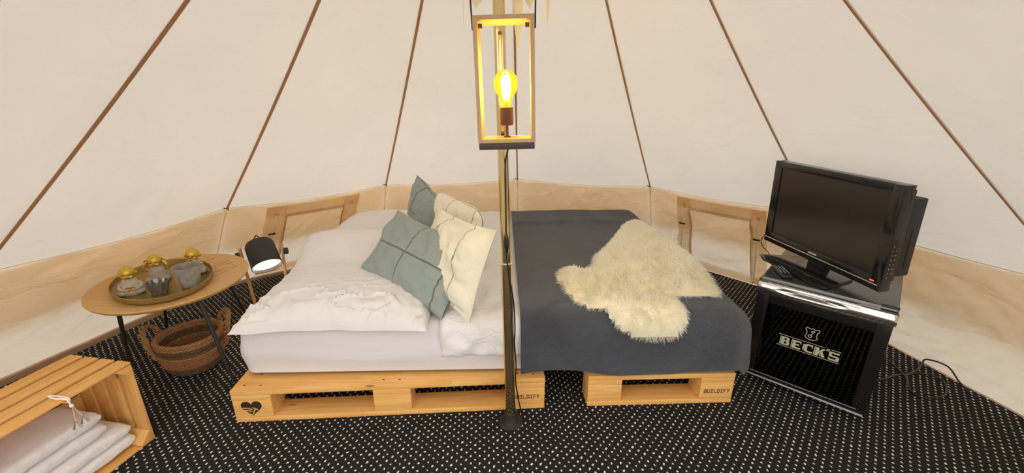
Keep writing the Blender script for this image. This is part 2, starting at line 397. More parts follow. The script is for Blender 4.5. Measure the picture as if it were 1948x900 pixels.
def blanket_material():
    m, nt, b = newmat('blue_grey_blanket')
    tc = N(nt, 'ShaderNodeTexCoord'); sep = N(nt, 'ShaderNodeSeparateXYZ'); nt.links.new(tc.outputs['UV'], sep.inputs[0])
    su = math_n(nt, 'SINE', math_n(nt, 'MULTIPLY', math_n(nt, 'ADD', sep.outputs[0], sep.outputs[1]), 760.0))
    sv = math_n(nt, 'SINE', math_n(nt, 'MULTIPLY', math_n(nt, 'SUBTRACT', sep.outputs[0], sep.outputs[1]), 760.0))
    h = math_n(nt, 'MULTIPLY', su, sv)
    n1 = N(nt, 'ShaderNodeTexNoise', i_Scale=7.0, i_Detail=5.0); nt.links.new(tc.outputs['Object'], n1.inputs['Vector'])
    f = math_n(nt, 'ADD', math_n(nt, 'MULTIPLY', h, 0.25), n1.outputs[0])
    nt.links.new(mixc(nt, f, rgb(44, 46, 52), rgb(80, 83, 90)), b.inputs['Base Color'])
    b.inputs['Roughness'].default_value = 0.95; b.inputs['Sheen Weight'].default_value = 0.25
    bp = N(nt, 'ShaderNodeBump', i_Strength=0.6, i_Distance=0.002); nt.links.new(h, bp.inputs['Height']); nt.links.new(bp.outputs[0], b.inputs['Normal'])
    return m
M['blanket'] = blanket_material()

# ---------------------------------------------------------------- tent
CX, CY, RT, HW, HA, PHI = -0.013, 1.313, 1.89, 0.60, 2.345, 0.029
AZB = [-180, -120, -85, -60, -30, 0, 30, 45, 75, 90, 120, 180]
RBV = [2.2, 2.28, 2.36, 2.36, 2.28, 2.2, 2.18, 2.18, 2.07, 2.06, 2.12, 2.2]
def interp(x, xs, ys):
    for i in range(len(xs) - 1):
        if x <= xs[i + 1]:
            t = (x - xs[i]) / (xs[i + 1] - xs[i]); return ys[i] * (1 - t) + ys[i + 1] * t
    return ys[-1]
def rb(a): return interp((math.degrees(a) + 180) % 360 - 180, AZB, RBV)
def chord(a):
    # distance to the straight foot of the wall panel in direction a
    k = (a - PHI) / (PI / 6); k0 = math.floor(k); a0 = PHI + k0 * PI / 6; a1 = a0 + PI / 6; r0, r1 = rb(a0), rb(a1)
    return r0 * r1 * math.sin(PI / 6) / (r0 * math.sin(a - a0) + r1 * math.sin(a1 - a))
def azk(k): return PHI + (k - 3) * PI / 6
def polar(a, r, z): return Vector((CX + r * math.sin(a), CY + r * math.cos(a), z))
def ringtop(k): return polar(azk(k), RT, HW)
def ringbot(k): return polar(azk(k), rb(azk(k)), -0.004)
APEX = Vector((CX, CY, HA))
def wall_base(k, s, t):
    a = ringtop(k).lerp(ringtop(k + 1), s); b = ringbot(k).lerp(ringbot(k + 1), s)
    p = a.lerp(b, t)
    p.z -= 0.018 * math.sin(PI * s) * (1 - t)
    return p
def inward(k):
    a = azk(k + 0.5); return Vector((-math.sin(a), -math.cos(a), 0.25)).normalized()
def wall_pt(k, s, t, off=0.0):
    p = wall_base(k, s, t); n = inward(k)
    w = math.sin(PI * s) ** 0.6 * sstep(0, 0.12, t) * (1 - 0.75 * sstep(0.85, 1, t))
    q = p * 4.0 + Vector((k * 7.1, 0, 0))
    x, y = s * 1.0 + k * 3.3, t * 0.6
    fold = 0.5 * nz(x * 5 + y * 6, y * 2.0, k) + 0.35 * nz(x * 9 - y * 9, y * 4.0, k + 9) + 0.2 * nz(x * 22 + y * 14, y * 9, k + 4)
    f2 = nz(x * 3.2 + y * 5.5, y * 2.6 - x * 1.2, k + 21); f3 = nz(x * 6 - y * 3.5, y * 5 + x * 2.4, k + 33)
    ridge = max(0, 1 - abs(f2) * 7) ** 1.3 * 0.011 + max(0, 1 - abs(f3) * 6) ** 1.3 * 0.006
    d = (fold * 0.05 + ridge) * w - 0.02 * math.sin(PI * s) * math.sin(PI * t)
    return p + n * (d + off)
def roof_pt(k, s, t, off=0.0):
    a = ringtop(k).lerp(APEX, t); b = ringtop(k + 1).lerp(APEX, t)
    p = a.lerp(b, s); n = inward(k); n = Vector((n.x, n.y, -0.9)).normalized()
    low = 1 - t; p.z -= 0.018 * math.sin(PI * s) * max(0, 1 - t * 12)
    x = (s - 0.5) * low; fold = 0.5 * nz(x * 9 + k * 5, t * 2.2, k) + 0.3 * nz(x * 20 - t * 6, t * 3, k + 3) + 0.25 * nz(x * 34 + t * 16, t * 5, k + 8)
    edge = math.sin(PI * s) ** 0.5
    amp = 0.042 * low * (0.35 + 0.9 * max(0, 1 - t * 2.2))
    belly = 0.022 * math.sin(PI * s) * math.sin(PI * min(1, t * 1.3)) * low
    bell = 0.03 * math.sin(PI * t)
    return p + n * (fold * amp * edge * sstep(0, 0.07, t) + belly + bell + off)

ceiling = struct('ceiling', label='cream canvas bell tent roof of twelve panels')
for k in range(12):
    lo = 0.52 if k in (7, 8, 9, 10) else 0.0      # the front of the tent is rolled up
    MB().grid(lambda s, t: roof_pt(k, s, lo + (0.985 - lo) * t), 22, 40).build('roof_panel', M['roof'], ceiling, angle=60)
    tp = MB()
    w = {0: 0.0095, 1: 0.008, 2: 0.0065, 11: 0.0095}.get(k, 0.0052)
    t0 = 0.52 if k in (8, 9, 10) else 0.0
    def tapef(u, v, k=k, t0=t0):
        t = t0 + (0.97 - t0) * u
        p = ringtop(k).lerp(APEX, t); a = azk(k); n = Vector((-math.sin(a), -math.cos(a), -0.9)).normalized()
        side = Vector((math.cos(a), -math.sin(a), 0))
        return p + n * (0.03 * math.sin(PI * t) + 0.006) + side * ((v - 0.5) * 2 * w)
    tp.grid(tapef, 24, 2).build('seam_tape', M['tape'], ceiling)
MB().lathe([(0.10, HA - 0.05), (0.085, HA - 0.02), (0.02, HA + 0.015), (0.0, HA + 0.02)], 24, Matrix.Translation((CX, CY, 0))).build('peak_cap', M['tape_light'], ceiling)

wl = struct('wall_left', label='low cream canvas tent wall beside the round table')
wb = struct('wall_back', label='low cream canvas tent wall behind the bed')
wr = struct('wall_right', label='low cream canvas tent wall beside the fridge')
WP = {0: wl, 11: wl, 1: wl, 2: wb, 3: wb, 4: wr, 5: wr, 6: wr}
WIN = {1: (0.335, 0.69), 4: (0.295, 0.675)}
for k, par in WP.items():
    mbw = MB().grid(lambda s, t: wall_pt(k, s, t), 80, 50, flip=True)
    if k in WIN:          # the window is cut out of the panel; its own flap closes it
        a0, a1 = WIN[k]; keep = []
        for fi, q in enumerate(mbw.f):
            i, j = divmod(fi, 50)
            if not (a0 + 0.004 < (i + 0.5) / 80 < a1 - 0.004 and 0.17 < (j + 0.5) / 50 < 0.88): keep.append(q)
        mbw.f = keep
    mbw.build('wall_panel', M['wall'], par, angle=60)
    # the eave flap that hangs outside, over the upper half of the wall
    MB().grid(lambda s, t: wall_base(k, s, t * 0.42) - inward(k) * (0.012 + 0.10 * t + 0.012 * nz(s * 6 + k, t * 2)), 20, 6, flip=True).build('eave_flap', M['sand'], par, angle=60)
    MB().tube([wall_base(k, i / 24, 0.0) + inward(k) * 0.004 for i in range(25)], 0.0028, 6).build('eave_piping', M['piping'], par)
    st = MB()
    def stf(u, v, k=k):
        p = wall_base(k, 0.0, 0.02 + 0.97 * u); a = azk(k); n = Vector((-math.sin(a), -math.cos(a), 0.25)).normalized()
        return p + n * 0.005 + Vector((math.cos(a), -math.sin(a), 0)) * ((v - 0.5) * 0.010 * (1.6 if u < 0.12 else 1))
    st.grid(stf, 16, 1).build('wall_seam', M['trim'], par)
    a = azk(k); n = Vector((-math.sin(a), -math.cos(a), 0)); sd = Vector((math.cos(a), -math.sin(a), 0)); c = ringtop(k) + n * 0.012
    MB().tube(catmull([c + sd * -0.022 + Vector((0, 0, 0.014)), c + sd * -0.012, c, c + sd * 0.004 + Vector((0, 0, -0.012))], 4), 0.003, 6).build('guy_hook', M['black_plastic'], par)

def window(name, k, s0, s1, s2, s3, label):
    w = struct(name, label=label)
    W = lambda s, t, o: wall_pt(k, s, t, o)
    MB().grid(lambda u, v: W(s0 + (s3 - s0) * u, 0.045 + 0.135 * v, 0.005), 30, 4, flip=True).build('header_strip', M['trim'], w, angle=60)
    for a, b in ((s0, s1), (s2, s3)):
        MB().grid(lambda u, v: W(a + (b - a) * u, 0.05 + 0.93 * v, 0.009 + 0.004 * nz(v * 16, u * 2, k)), 8, 40, flip=True).build('side_strip', M['trim'], w, angle=60)
    MB().grid(lambda u, v: W(s0 + (s3 - s0) * u, 0.90 + 0.085 * v, 0.008), 30, 4, flip=True).build('sill_strip', M['trim'], w, angle=60)
    MB().grid(lambda u, v: W(s1 - 0.012 + (s2 - s1 + 0.024) * u, 0.155 + 0.74 * v, 0.004), 40, 36, flip=True).build('window_flap', M['wall'], w, angle=60)
    hem = [W(s1 + (s2 - s1) * i / 20, 0.19, 0.012) for i in range(21)]
    MB().tube(hem, 0.0022, 5).build('stitched_hem', M['tape_light'], w)
    for a, b in ((s1, s1), (s2, s2)):
        MB().tube([W(a, 0.18 + 0.7 * i / 14, 0.013) for i in range(15)], 0.002, 5).build('stitched_hem', M['tape_light'], w)
    for a in ((s0 + s1) / 2, (s2 + s3) / 2):
        t0, t1, t2 = (0.15, 0.40, 0.96)
        e = W(a, t0, 0.013); n = inward(k)
        Mx = Matrix.Translation(e) @ n.to_track_quat('Z', 'Y').to_matrix().to_4x4()
        MB().lathe([(0.003, 0), (0.009, 0), (0.009, 0.003), (0.003, 0.003)], 14, Mx).build('eyelet', M['tape'], w)
        MB().tube(catmull([W(a, t0, 0.018), W(a - 0.006, (t0 + t1) / 2, 0.024), W(a - 0.01, t1, 0.022), W(a - 0.014, 0.66, 0.020), W(a - 0.024, t2, 0.018)], 8), 0.0038, 6).build('tie_cord', M['cream_cord'], w)
        tg = W(a - 0.01, t1, 0.026); sd = (W(a + 0.02, t1, 0.026) - W(a - 0.02, t1, 0.026)).normalized()
        MB().tube([tg - sd * 0.021, tg - sd * 0.018, tg + sd * 0.018, tg + sd * 0.021], 0.006, 8, radii=[0.003, 0.0062, 0.0062, 0.003]).build('toggle', M['black_plastic'], w)
        b0 = W(a - 0.024, t2, 0.018)
        MB().tube(catmull([b0, b0 + n * 0.012 + Vector((0, 0, -0.006)), b0 + n * 0.03 + Vector((0, 0, 0.012)), b0 + n * 0.04 + Vector((0, 0, 0.004))], 6), 0.0035, 6).build('cord_end', M['cream_cord'], w)
window('window_1', 1, 0.215, 0.335, 0.69, 0.80, 'canvas window flap with tan strips and tie cords beside the black spot lamp')
window('window_2', 4, 0.205, 0.295, 0.675, 0.765, 'canvas window flap with tan strips and tie cords between bed and television')

# floor: groundsheet, carpet on it
def ringpoly(fn, n=120): return [(CX + fn(2 * PI * i / n) * math.sin(2 * PI * i / n), CY + fn(2 * PI * i / n) * math.cos(2 * PI * i / n)) for i in range(n)][::-1]
g = MB().prism(ringpoly(lambda a: chord(a) + 0.03), -0.03, -0.010).build('floor', M['groundsheet']); g['kind'] = 'structure'; g['label'] = 'brown groundsheet under the carpet'
cp = MB().prism(ringpoly(lambda a: chord(a) + interp((math.degrees(a) + 180) % 360 - 180, [-180, -110, -90, -40, -10, 20, 60, 180], [-0.06, -0.09, -0.10, -0.09, -0.05, -0.02, -0.018, -0.05]) + 0.008 * nz(a * 9, 3.3)), -0.0095, 0.0).build('carpet', M['carpet'])
tag(cp, 'black carpet with rows of small white dots covering the tent floor', 'carpet')
gr = MB().prism([(40 * math.cos(2 * PI * i / 48), 40 * math.sin(2 * PI * i / 48)) for i in range(48)], -0.10, -0.032).build('ground', M['earth']); gr['kind'] = 'structure'; gr['label'] = 'dry ground outside the tent'

# ---------------------------------------------------------------- centre pole
pole = thing('tent_pole', 'shiny chrome centre pole standing on the carpet in front of the bed', 'pole', (CX + 0.009, CY, 0))
pole.rotation_euler = (0, -0.023, 0)
MB().lathe([(0.0, 0), (0.046, 0), (0.048, 0.004), (0.030, 0.010), (0.026, 0.020), (0.0245, 0.05), (0.0, 0.05)], 32).build('foot', M['matt_black'], pole)
MB().lathe([(0.0, 0.015), (0.0195, 0.015), (0.0195, 0.665), (0.0, 0.665)], 32).build('lower_tube', M['pole_chrome'], pole)
MB().lathe([(0.0, 0.6645), (0.0198, 0.6645), (0.0200, 0.666), (0.0198, 0.668), (0, 0.668)], 32).build('joint_ring', M['silver'], pole)
MB().lathe([(0.0, 0.668), (0.0170, 0.668), (0.0170, HA - 0.03), (0.0, HA - 0.03)], 32).build('upper_tube', M['pole_chrome'], pole)

# ---------------------------------------------------------------- hanging lantern
LX, LY, LZ = -0.0125, 1.165, 1.083       # middle of the bottom board, its underside
lan = thing('hanging_lantern', 'open wooden frame lantern with glowing amber bulb hanging in front of the pole', 'lantern', (LX, LY, LZ), math.radians(-1.2))
lan.rotation_euler = (0, -0.026, math.radians(-1.2))
LW, LD, LH, LT = 0.150, 0.098, 0.302, 0.0105
for sx in (-1, 1):
    MB().box((0, 0, 0), (LT, LD, LH)).build('side_board', M['lantern_wood'], lan, (sx * (LW - LT) / 2, 0, LH / 2), bevel=0.001)
for z in (LT / 2, LH - LT / 2):
    MB().box((0, 0, 0), (LW - 2 * LT, LD, LT)).build('cross_board', M['lantern_wood'], lan, (0, 0, z), bevel=0.001)
MB().box((0, 0, -0.0085), (LW - 0.004, LD + 0.002, 0.017)).build('base_plate', plain('dark_base', rgb(62, 46, 42), 0.5), lan, bevel=0.002)
for sx in (-1, 1):
    MB().box((0, 0, 0), (0.010, 0.010, 0.010)).build('corner_peg', M['socket'], lan, (sx * (LW / 2 - LT - 0.007), -0.035, LH - LT - 0.012), bevel=0.001)
hp = [(-LW / 2 - 0.002, -0.03, LH - 0.03), (-LW / 2 - 0.003, -0.03, LH + 0.10), (-LW / 2 + 0.01, -0.02, LH + 0.24), (-0.03, 0.06, LH + 0.34), (0.0, 0.125, LH + 0.36), (0.03, 0.06, LH + 0.34), (LW / 2 - 0.01, -0.02, LH + 0.24), (LW / 2 + 0.003, -0.03, LH + 0.10), (LW / 2 + 0.002, -0.03, LH - 0.03)]
MB().tube(catmull(hp, 8), 0.0022, 6).build('hanger', M['matt_black'], lan)
MB().lathe([(0, LT), (0.009, LT), (0.009, LT + 0.003), (0.004, LT + 0.004), (0.004, LT + 0.032), (0, LT + 0.032)], 16).build('stem', M['socket'], lan)
MB().lathe([(0, 0.042), (0.0150, 0.042), (0.0175, 0.046), (0.0180, 0.088), (0.0, 0.088)], 24).build('socket', M['socket'], lan)
bulb = MB().lathe([(0.0128, 0.088), (0.0135, 0.102), (0.0175, 0.113), (0.0255, 0.124), (0.0308, 0.137), (0.0320, 0.149), (0.0295, 0.162), (0.0225, 0.173), (0.0120, 0.180), (0.0001, 0.1825)], 32).build('bulb', M['bulb_glass'], lan)
fl = MB()
for i in range(4):
    a = i * PI / 2 + 0.4
    fl.tube([(0.0055 * math.cos(a), 0.0055 * math.sin(a), 0.112), (0.0085 * math.cos(a), 0.0085 * math.sin(a), 0.140), (0.0045 * math.cos(a), 0.0045 * math.sin(a), 0.168)], 0.0046, 6)
fl.build('filament', M['filament'], bulb)
pl = bpy.data.lights.new('lantern_glow', 'POINT'); pl.energy = 6.5; pl.color = (1.0, 0.76, 0.22); pl.shadow_soft_size = 0.016
plo = bpy.data.objects.new('lantern_glow', pl); col.objects.link(plo); plo.parent = lan; plo.location = (0, 0, 0.14)
# flex from the lantern down the pole with its inline switch (coordinates in lantern space)
ic = (Matrix.Translation((LX, LY, LZ)) @ lan.rotation_euler.to_matrix().to_4x4()).inverted()
fy = CY - 0.021
pax = lambda z: CX + 0.009 - 0.023 * z          # the pole's axis leans a little
cordp = [(LX + 0.004, LY + 0.03, LZ - 0.018), (pax(1.01) + 0.008, fy - 0.004, LZ - 0.07)] + [(pax(z) + dx, y, z) for dx, y, z in ((0.006, fy - 0.002, 0.95), (0.003, fy - 0.002, 0.79), (0.002, fy - 0.004, 0.70), (0.009, fy, 0.63), (0.022, CY - 0.016, 0.52), (0.024, CY - 0.015, 0.42), (0.021, CY - 0.015, 0.36), (0.025, CY - 0.012, 0.27), (0.022, CY - 0.012, 0.20), (0.033, CY - 0.008, 0.10), (0.048, CY - 0.005, 0.015), (0.043, CY + 0.01, 0.004))]
MB().tube([ic @ p for p in catmull(cordp, 8)], 0.0026, 6).build('flex', M['black_plastic'], lan)
MB().sphere(ic @ Vector((pax(0.745) + 0.003, fy - 0.006, 0.745)), (0.0085, 0.008, 0.036), 14, 12).build('inline_switch', M['black_plastic'], lan)

# white paper leaves hanging round the pole
gar = thing('leaf_garland', 'hanging bunch of white paper leaves around the pole top', 'decoration', (CX - 0.028, CY, 1.545))
MB().lathe([(0.0182, -0.03), (0.024, -0.025), (0.024, 0.01), (0.0182, 0.015)], 20).build('binding', M['cream_cord'], gar)
def leaf(a, reach, drop, L, wid, teeth):
    mb = MB(); ca, sa = math.sin(a), math.cos(a)
    out = Vector((ca, sa, 0)); side = Vector((sa, -ca, 0))
    def f(u, v):
        w = wid * math.sin(PI * min(1, u ** 2.2 * 0.92 + 0.08)) ** 0.8
        if teeth: w *= 0.72 + 0.28 * abs(math.sin(u * PI * 5))
        r = 0.025 + reach * math.sin(min(1, u * 1.3) * PI / 2)
        z = 0.03 * math.sin(u * PI) - drop * u * u - L * 0.25 * u
        return out * r + side * ((v - 0.5) * 2 * w) + Vector((0, 0, z - 0.015 * abs(v - 0.5) * 2))
    mb.grid(f, 22, 4).build('leaf', M['leaf'], gar, angle=80)
for a, reach, drop, L, wid, teeth in ((-1.72, 0.070, 0.150, 0.06, 0.024, False), (1.50, 0.118, 0.115, 0.10, 0.045, True), (1.0, 0.045, 0.175, 0.08, 0.026, False), (0.85, 0.10, 0.06, 0.1, 0.03, True), (-0.5, 0.12, 0.05, 0.1, 0.03, True), (2.6, 0.10, 0.02, 0.05, 0.028, True), (-2.6, 0.10, 0.02, 0.05, 0.028, False)):
    leaf(a, reach, drop, L, wid, teeth)

# ---------------------------------------------------------------- pallets
def strokes(segs, w, M4, z0, z1, name, mat, parent):
    mb = MB()
    for x0, y0, x1, y1 in segs:
        d = Vector((x1 - x0, y1 - y0)); L = d.length; d = d / L if L > 1e-9 else Vector((1, 0)); n = Vector((-d.y, d.x)) * w / 2; e = d * w / 2
        a, b = Vector((x0, y0)) - e, Vector((x1, y1)) + e
        mb.prism([tuple(a - n), tuple(b - n), tuple(b + n), tuple(a + n)], z0, z1, M4)
    return mb.build(name, mat, parent, smooth=False)
GL = {'B': [(0, 0, 0, 1), (0, 1, .55, 1), (0, .53, .55, .53), (0, 0, .55, 0), (.55, 1, .62, .76), (.62, .76, .55, .53), (.55, .53, .62, .26), (.62, .26, .55, 0)],
      'U': [(0, 1, 0, .1), (0, .1, .12, 0), (.12, 0, .5, 0), (.5, 0, .62, .1), (.62, .1, .62, 1)], 'I': [(.31, 0, .31, 1), (.05, 0, .57, 0), (.05, 1, .57, 1)],
      'L': [(.06, 1, .06, 0), (.06, 0, .6, 0)], 'D': [(0, 0, 0, 1), (0, 1, .42, 1), (0, 0, .42, 0), (.42, 1, .62, .75), (.62, .75, .62, .25), (.62, .25, .42, 0)],
      'F': [(.05, 0, .05, 1), (.05, 1, .62, 1), (.05, .52, .5, .52)], 'Y': [(0, 1, .31, .5), (.62, 1, .31, .5), (.31, .5, .31, 0)]}
FRONT = Matrix(((1, 0, 0, 0), (0, 0, -1, 0), (0, 1, 0, 0), (0, 0, 0, 1)))   # letter plane facing -y
def word(text, x, z, h, parent, y, adv=0.95):
    segs = []
    for i, ch in enumerate(text): segs += [(x + (s[0] + i * adv) * h, z + s[1] * h, x + (s[2] + i * adv) * h, z + s[3] * h) for s in GL[ch]]
    strokes(segs, h * 0.17, FRONT, -y, -y + 0.0007, 'lettering', M['ink'], parent)
_bc = {}
def board(name, size, parent, loc):
    key = tuple(round(x, 4) for x in size)
    if key not in _bc: _bc[key] = MB().box((0, 0, 0), size).mesh(name, M['pine'], bevel=0.003, seg=2)
    return link(name, _bc[key], parent, loc)
def pallet(label, loc, rotz, L, n_front, writing, heart, group=None):
    p = thing('wooden_pallet', label, 'pallet', loc, rotz, group)
    D = 0.8; bw = 0.145 if L > 1 else 0.138
    xs = [bw / 2, L / 2, L - bw / 2] if n_front == 3 else [bw / 2, L - bw / 2]
    for y, w in ((0.0725, 0.145), (0.236, 0.10), (0.40, 0.145), (0.564, 0.10), (0.7275, 0.145)):
        board('deck_board', (L, w, 0.022), p, (L / 2, y, 0.133))
    for x in xs: board('cross_board', (bw, D - 0.002, 0.0215), p, (x, D / 2, 0.1111))
    for y, w in ((0.05, 0.10), (0.40, 0.145), (0.75, 0.10)):
        board('base_board', (L, w, 0.022), p, (L / 2, y, 0.0112))
        for x in xs: board('block', (bw - 0.001, w - 0.001, 0.078), p, (x, y, 0.0612))
    nm = MB().lathe([(0.0, 0.0), (0.0042, 0.0), (0.0042, 0.0012), (0.0, 0.0012)], 8, Matrix.Diagonal((1.15, 0.55, 1, 1))).mesh('nail', M['ink'])
    for x in xs:
        for dx, y in ((-0.035, 0.035), (0.028, 0.030), (0.0, 0.10)): link('nail', nm, p, (x + dx, y, 0.1436))
    if writing: word('BUILDIFY', L - bw + 0.019, 0.052, 0.0145, p, 0.0005 - 0.0003, 0.93)
    if heart:
        # heart badge with two finger lines and a hammer left open in it
        mb = MB(); cx, cz, s = 0.068, 0.062, 0.0026
        pts = []
        for i in range(64):
            t = 2 * PI * i / 64
            pts.append((16 * math.sin(t) ** 3, 13 * math.cos(t) - 5 * math.cos(2 * t) - 2 * math.cos(3 * t) - math.cos(4 * t)))
        mb.prism([(cx + x * s * 0.92, cz + (y + 2) * s * 0.92) for x, y in pts][::-1], 0.0, 0.0006, FRONT)
        mb.build('heart_badge', M['ink'], p, (0, 0.0, 0), smooth=False)
        sg = [(-.030, .004, -.012, .003), (-.012, .003, .000, -.004), (-.027, -.006, -.012, -.008), (-.012, -.008, -.004, -.013), (-.002, -.029, .013, -.001), (.004, .004, .020, -.004)]
        strokes([(cx + a, cz + b, cx + c, cz + d) for a, b, c, d in sg], 0.0042, FRONT, 0.0005, 0.0011, 'badge_lines', M['pine'], p)
    return p
PA = math.radians(3.85); PB = math.radians(2.08)
pallet('long pine pallet with black heart badge under the white front of the bed', (-1.066, 1.311, 0), PA, 1.2, 3, True, True)
pallet('short pine half pallet under the blue blanket at the foot of the bed', (0.305, 1.402, 0), PB, 0.598, 2, True, False)
pallet('long pine pallet under the rear of the bed by the tent wall', (-1.066 - 0.82 * math.sin(PA), 1.311 + 0.82 * math.cos(PA), 0), PA, 1.2, 3, False, False)
pallet('short pine half pallet under the rear foot end of the bed', (0.305 - 0.82 * math.sin(PB), 1.402 + 0.82 * math.cos(PB), 0), PB, 0.598, 2, False, False)

# ---------------------------------------------------------------- bed
OX, OY, BT = -1.065, 1.405, math.radians(1.5)
BC, BS = math.cos(BT), math.sin(BT)
def bedw(x, y, z): return Vector((OX + BC * x - BS * y, OY + BS * x + BC * y, z))
def cover(a, b, A0, A1, B0, B1, r, top, dmax):
    ex = (a - (A1 - r)) if a > A1 - r else (a - (A0 + r)) if a < A0 + r else 0.0
    ey = (b - (B1 - r)) if b > B1 - r else (b - (B0 + r)) if b < B0 + r else 0.0
    d = math.hypot(ex, ey)
    x = min(max(a, A0 + r), A1 - r); y = min(max(b, B0 + r), B1 - r)
    if d < 1e-9: return Vector((x, y, top)), Vector((0, 0, 1))
    ux, uy = ex / d, ey / d; d = min(d, dmax)
    an = min(d / r, PI / 2)
    h = r * math.sin(an); dz = r * (1 - math.cos(an)) + max(0, d - r * PI / 2)
    return Vector((x + ux * h, y + uy * h, top - dz)), Vector((ux * math.sin(an), uy * math.sin(an), math.cos(an)))
def sheet_mesh(fn, nu, nv, th, uvs=(1, 1)):
    # closed thick cloth: fn(u, v) -> (point, normal, thickness factor)
    mb = MB(); top = []; bot = []; uv = []
    for i in range(nu + 1):
        for j in range(nv + 1):
            p, n, k = fn(i / nu, j / nv); top.append(bedw(*(p + n * th * k))); bot.append(bedw(*p)); uv.append((i / nu * uvs[0], j / nv * uvs[1]))
    W = nv + 1; o = len(top); fs = []
    for i in range(nu):
        for j in range(nv):
            q = (i * W + j, (i + 1) * W + j, (i + 1) * W + j + 1, i * W + j + 1); fs.append(q); fs.append(tuple(o + x for x in q[::-1]))
    rim = [(i, 0) for i in range(nu)] + [(nu, j) for j in range(nv)] + [(i, nv) for i in range(nu, 0, -1)] + [(0, j) for j in range(nv, 0, -1)]
    ids = [i * W + j for i, j in rim]
    for q in range(len(ids)):
        a, b = ids[q], ids[(q + 1) % len(ids)]; fs.append((b, a, o + a, o + b))
    mb._add(top + bot, fs, uv + uv); return mb
MT = 0.360
def mattress_fn(u, v):
    drop = 0.235
    a = -drop + (1.99 + 2 * drop) * u; b = -drop + (1.6 + 2 * drop) * v
    p, n = cover(a, b, 0.0, 1.99, 0.0, 1.6, 0.05, MT, 0.23)
    side = 1 - n.z
    side *= sstep(0.144, 0.20, p.z)
    w = 0.012 * nz(p.x * 1.6 + p.z * 4, p.y * 1.6, p.z * 11) + 0.007 * nz(p.x * 3.0 - p.z * 10, p.y * 3.0, p.z * 26) + 0.010 * math.sin(PI * max(0, min(1, (p.z - 0.144) / 0.2)))
    w2 = 0.003 * nz(p.x * 9, p.y * 4, 3.0)
    return p + n * (w * side + w2 * n.z), n, 1
mm = MB()
nu, nv = 120, 100
P = [[bedw(*mattress_fn(i / nu, j / nv)[0]) for j in range(nv + 1)] for i in range(nu + 1)]
mm.grid(lambda u, v: P[round(u * nu)][round(v * nv)], nu, nv)
mm.prism([tuple(bedw(x, y, 0)[:2]) for x, y in ((0.05, 0.05), (1.94, 0.05), (1.94, 1.55), (0.05, 1.55))], 0.146, 0.17)
tag(mm.build('mattress', M['sheet'], angle=70), 'thick mattress in a white fitted sheet lying on the pallets', 'mattress')

DA0 = 0.785
def duvet_fn(u, v):
    a = DA0 + (1.92 - DA0) * u
    lo, hi = -0.125 + 0.012 * nz(u * 4, 1.0), 1.60 + 0.16
    b = lo + (hi - lo) * v
    p, n = cover(a, b, -5, 5.0, -0.006, 1.606, 0.045, MT + 0.004, 0.22)
    e = min(1, (a - DA0) / 0.03 + 0.25, (b - lo) / 0.02 + 0.3)
    fr = sstep(0.35, 0.0, p.y)
    w = abs(nz(p.x * 6 + p.y * 3, p.y * 5, p.z * 9)) * 0.5 + 0.5 * nz(p.x * 14 + p.y * 7, p.y * 11 - p.x * 9, p.z * 14) * (0.35 + fr) + 0.3 * nz(p.x * 34, p.y * 27, p.z * 30) * (0.4 + 0.6 * fr)
    return p, n, max(0.1, e * ((0.85 + w) if a < 1.04 else 0.55 + 0.3 * sstep(1.12, 1.04, a)))
tag(sheet_mesh(duvet_fn, 70, 150, 0.030).build('duvet', M['duvet'], angle=80), 'white crumpled duvet folded back across the middle of the bed', 'duvet')

KA0, KA1, KB0, KB1, KR, KTOP = 1.098, 2.022, -0.036, 1.622, 0.09, 0.396
def blanket_pt(a, b, dmax=0.305):
    p, n = cover(a, b, -5, KA1, KB0, KB1, KR, KTOP, dmax)
    w = 0.010 * nz(p.x * 2.4, p.y * 2.4, p.z * 3) + 0.004 * nz(p.x * 7 + p.y * 5, p.y * 6, p.z * 8)
    w += 0.022 * math.exp(-((p.y - 1.22 - 0.03 * math.sin(p.x * 5)) / 0.045) ** 2) + 0.008 * math.exp(-((p.y - 1.02 - 0.05 * p.x) / 0.05) ** 2)
    hang = max(0, 1 - n.z)
    w += hang * (0.010 * math.sin(p.x * 13 + 1.0) * (1 if abs(n.y) > 0.5 else 0.3) + 0.008) * sstep(KTOP - 0.05, 0.15, p.z)
    w += 0.010 * math.exp(-(((p.x - 1.28) * 0.8 - (p.y - 0.12)) / 0.02) ** 2) * math.exp(-((p.x - 1.26) / 0.10) ** 2)
    return p + n * (0.004 + w), n
def blanket_fn(u, v):
    a = KA0 + (KA1 + 0.24 - KA0) * u; d = 0.26
    lo = KB0 - d + 0.07 + 0.014 * math.sin(u * 9 + 0.5); hi = KB1 + 0.16
    b = lo + (hi - lo) * v
    p, n = blanket_pt(a, b, 0.296 + 0.012 * math.sin(u * 8 + 2)); return p, n, 1
tag(sheet_mesh(blanket_fn, 100, 150, 0.007, (1.19, 2.05)).build('blanket', M['blanket'], angle=80), 'blue grey woven blanket spread over the foot of the bed', 'blanket')

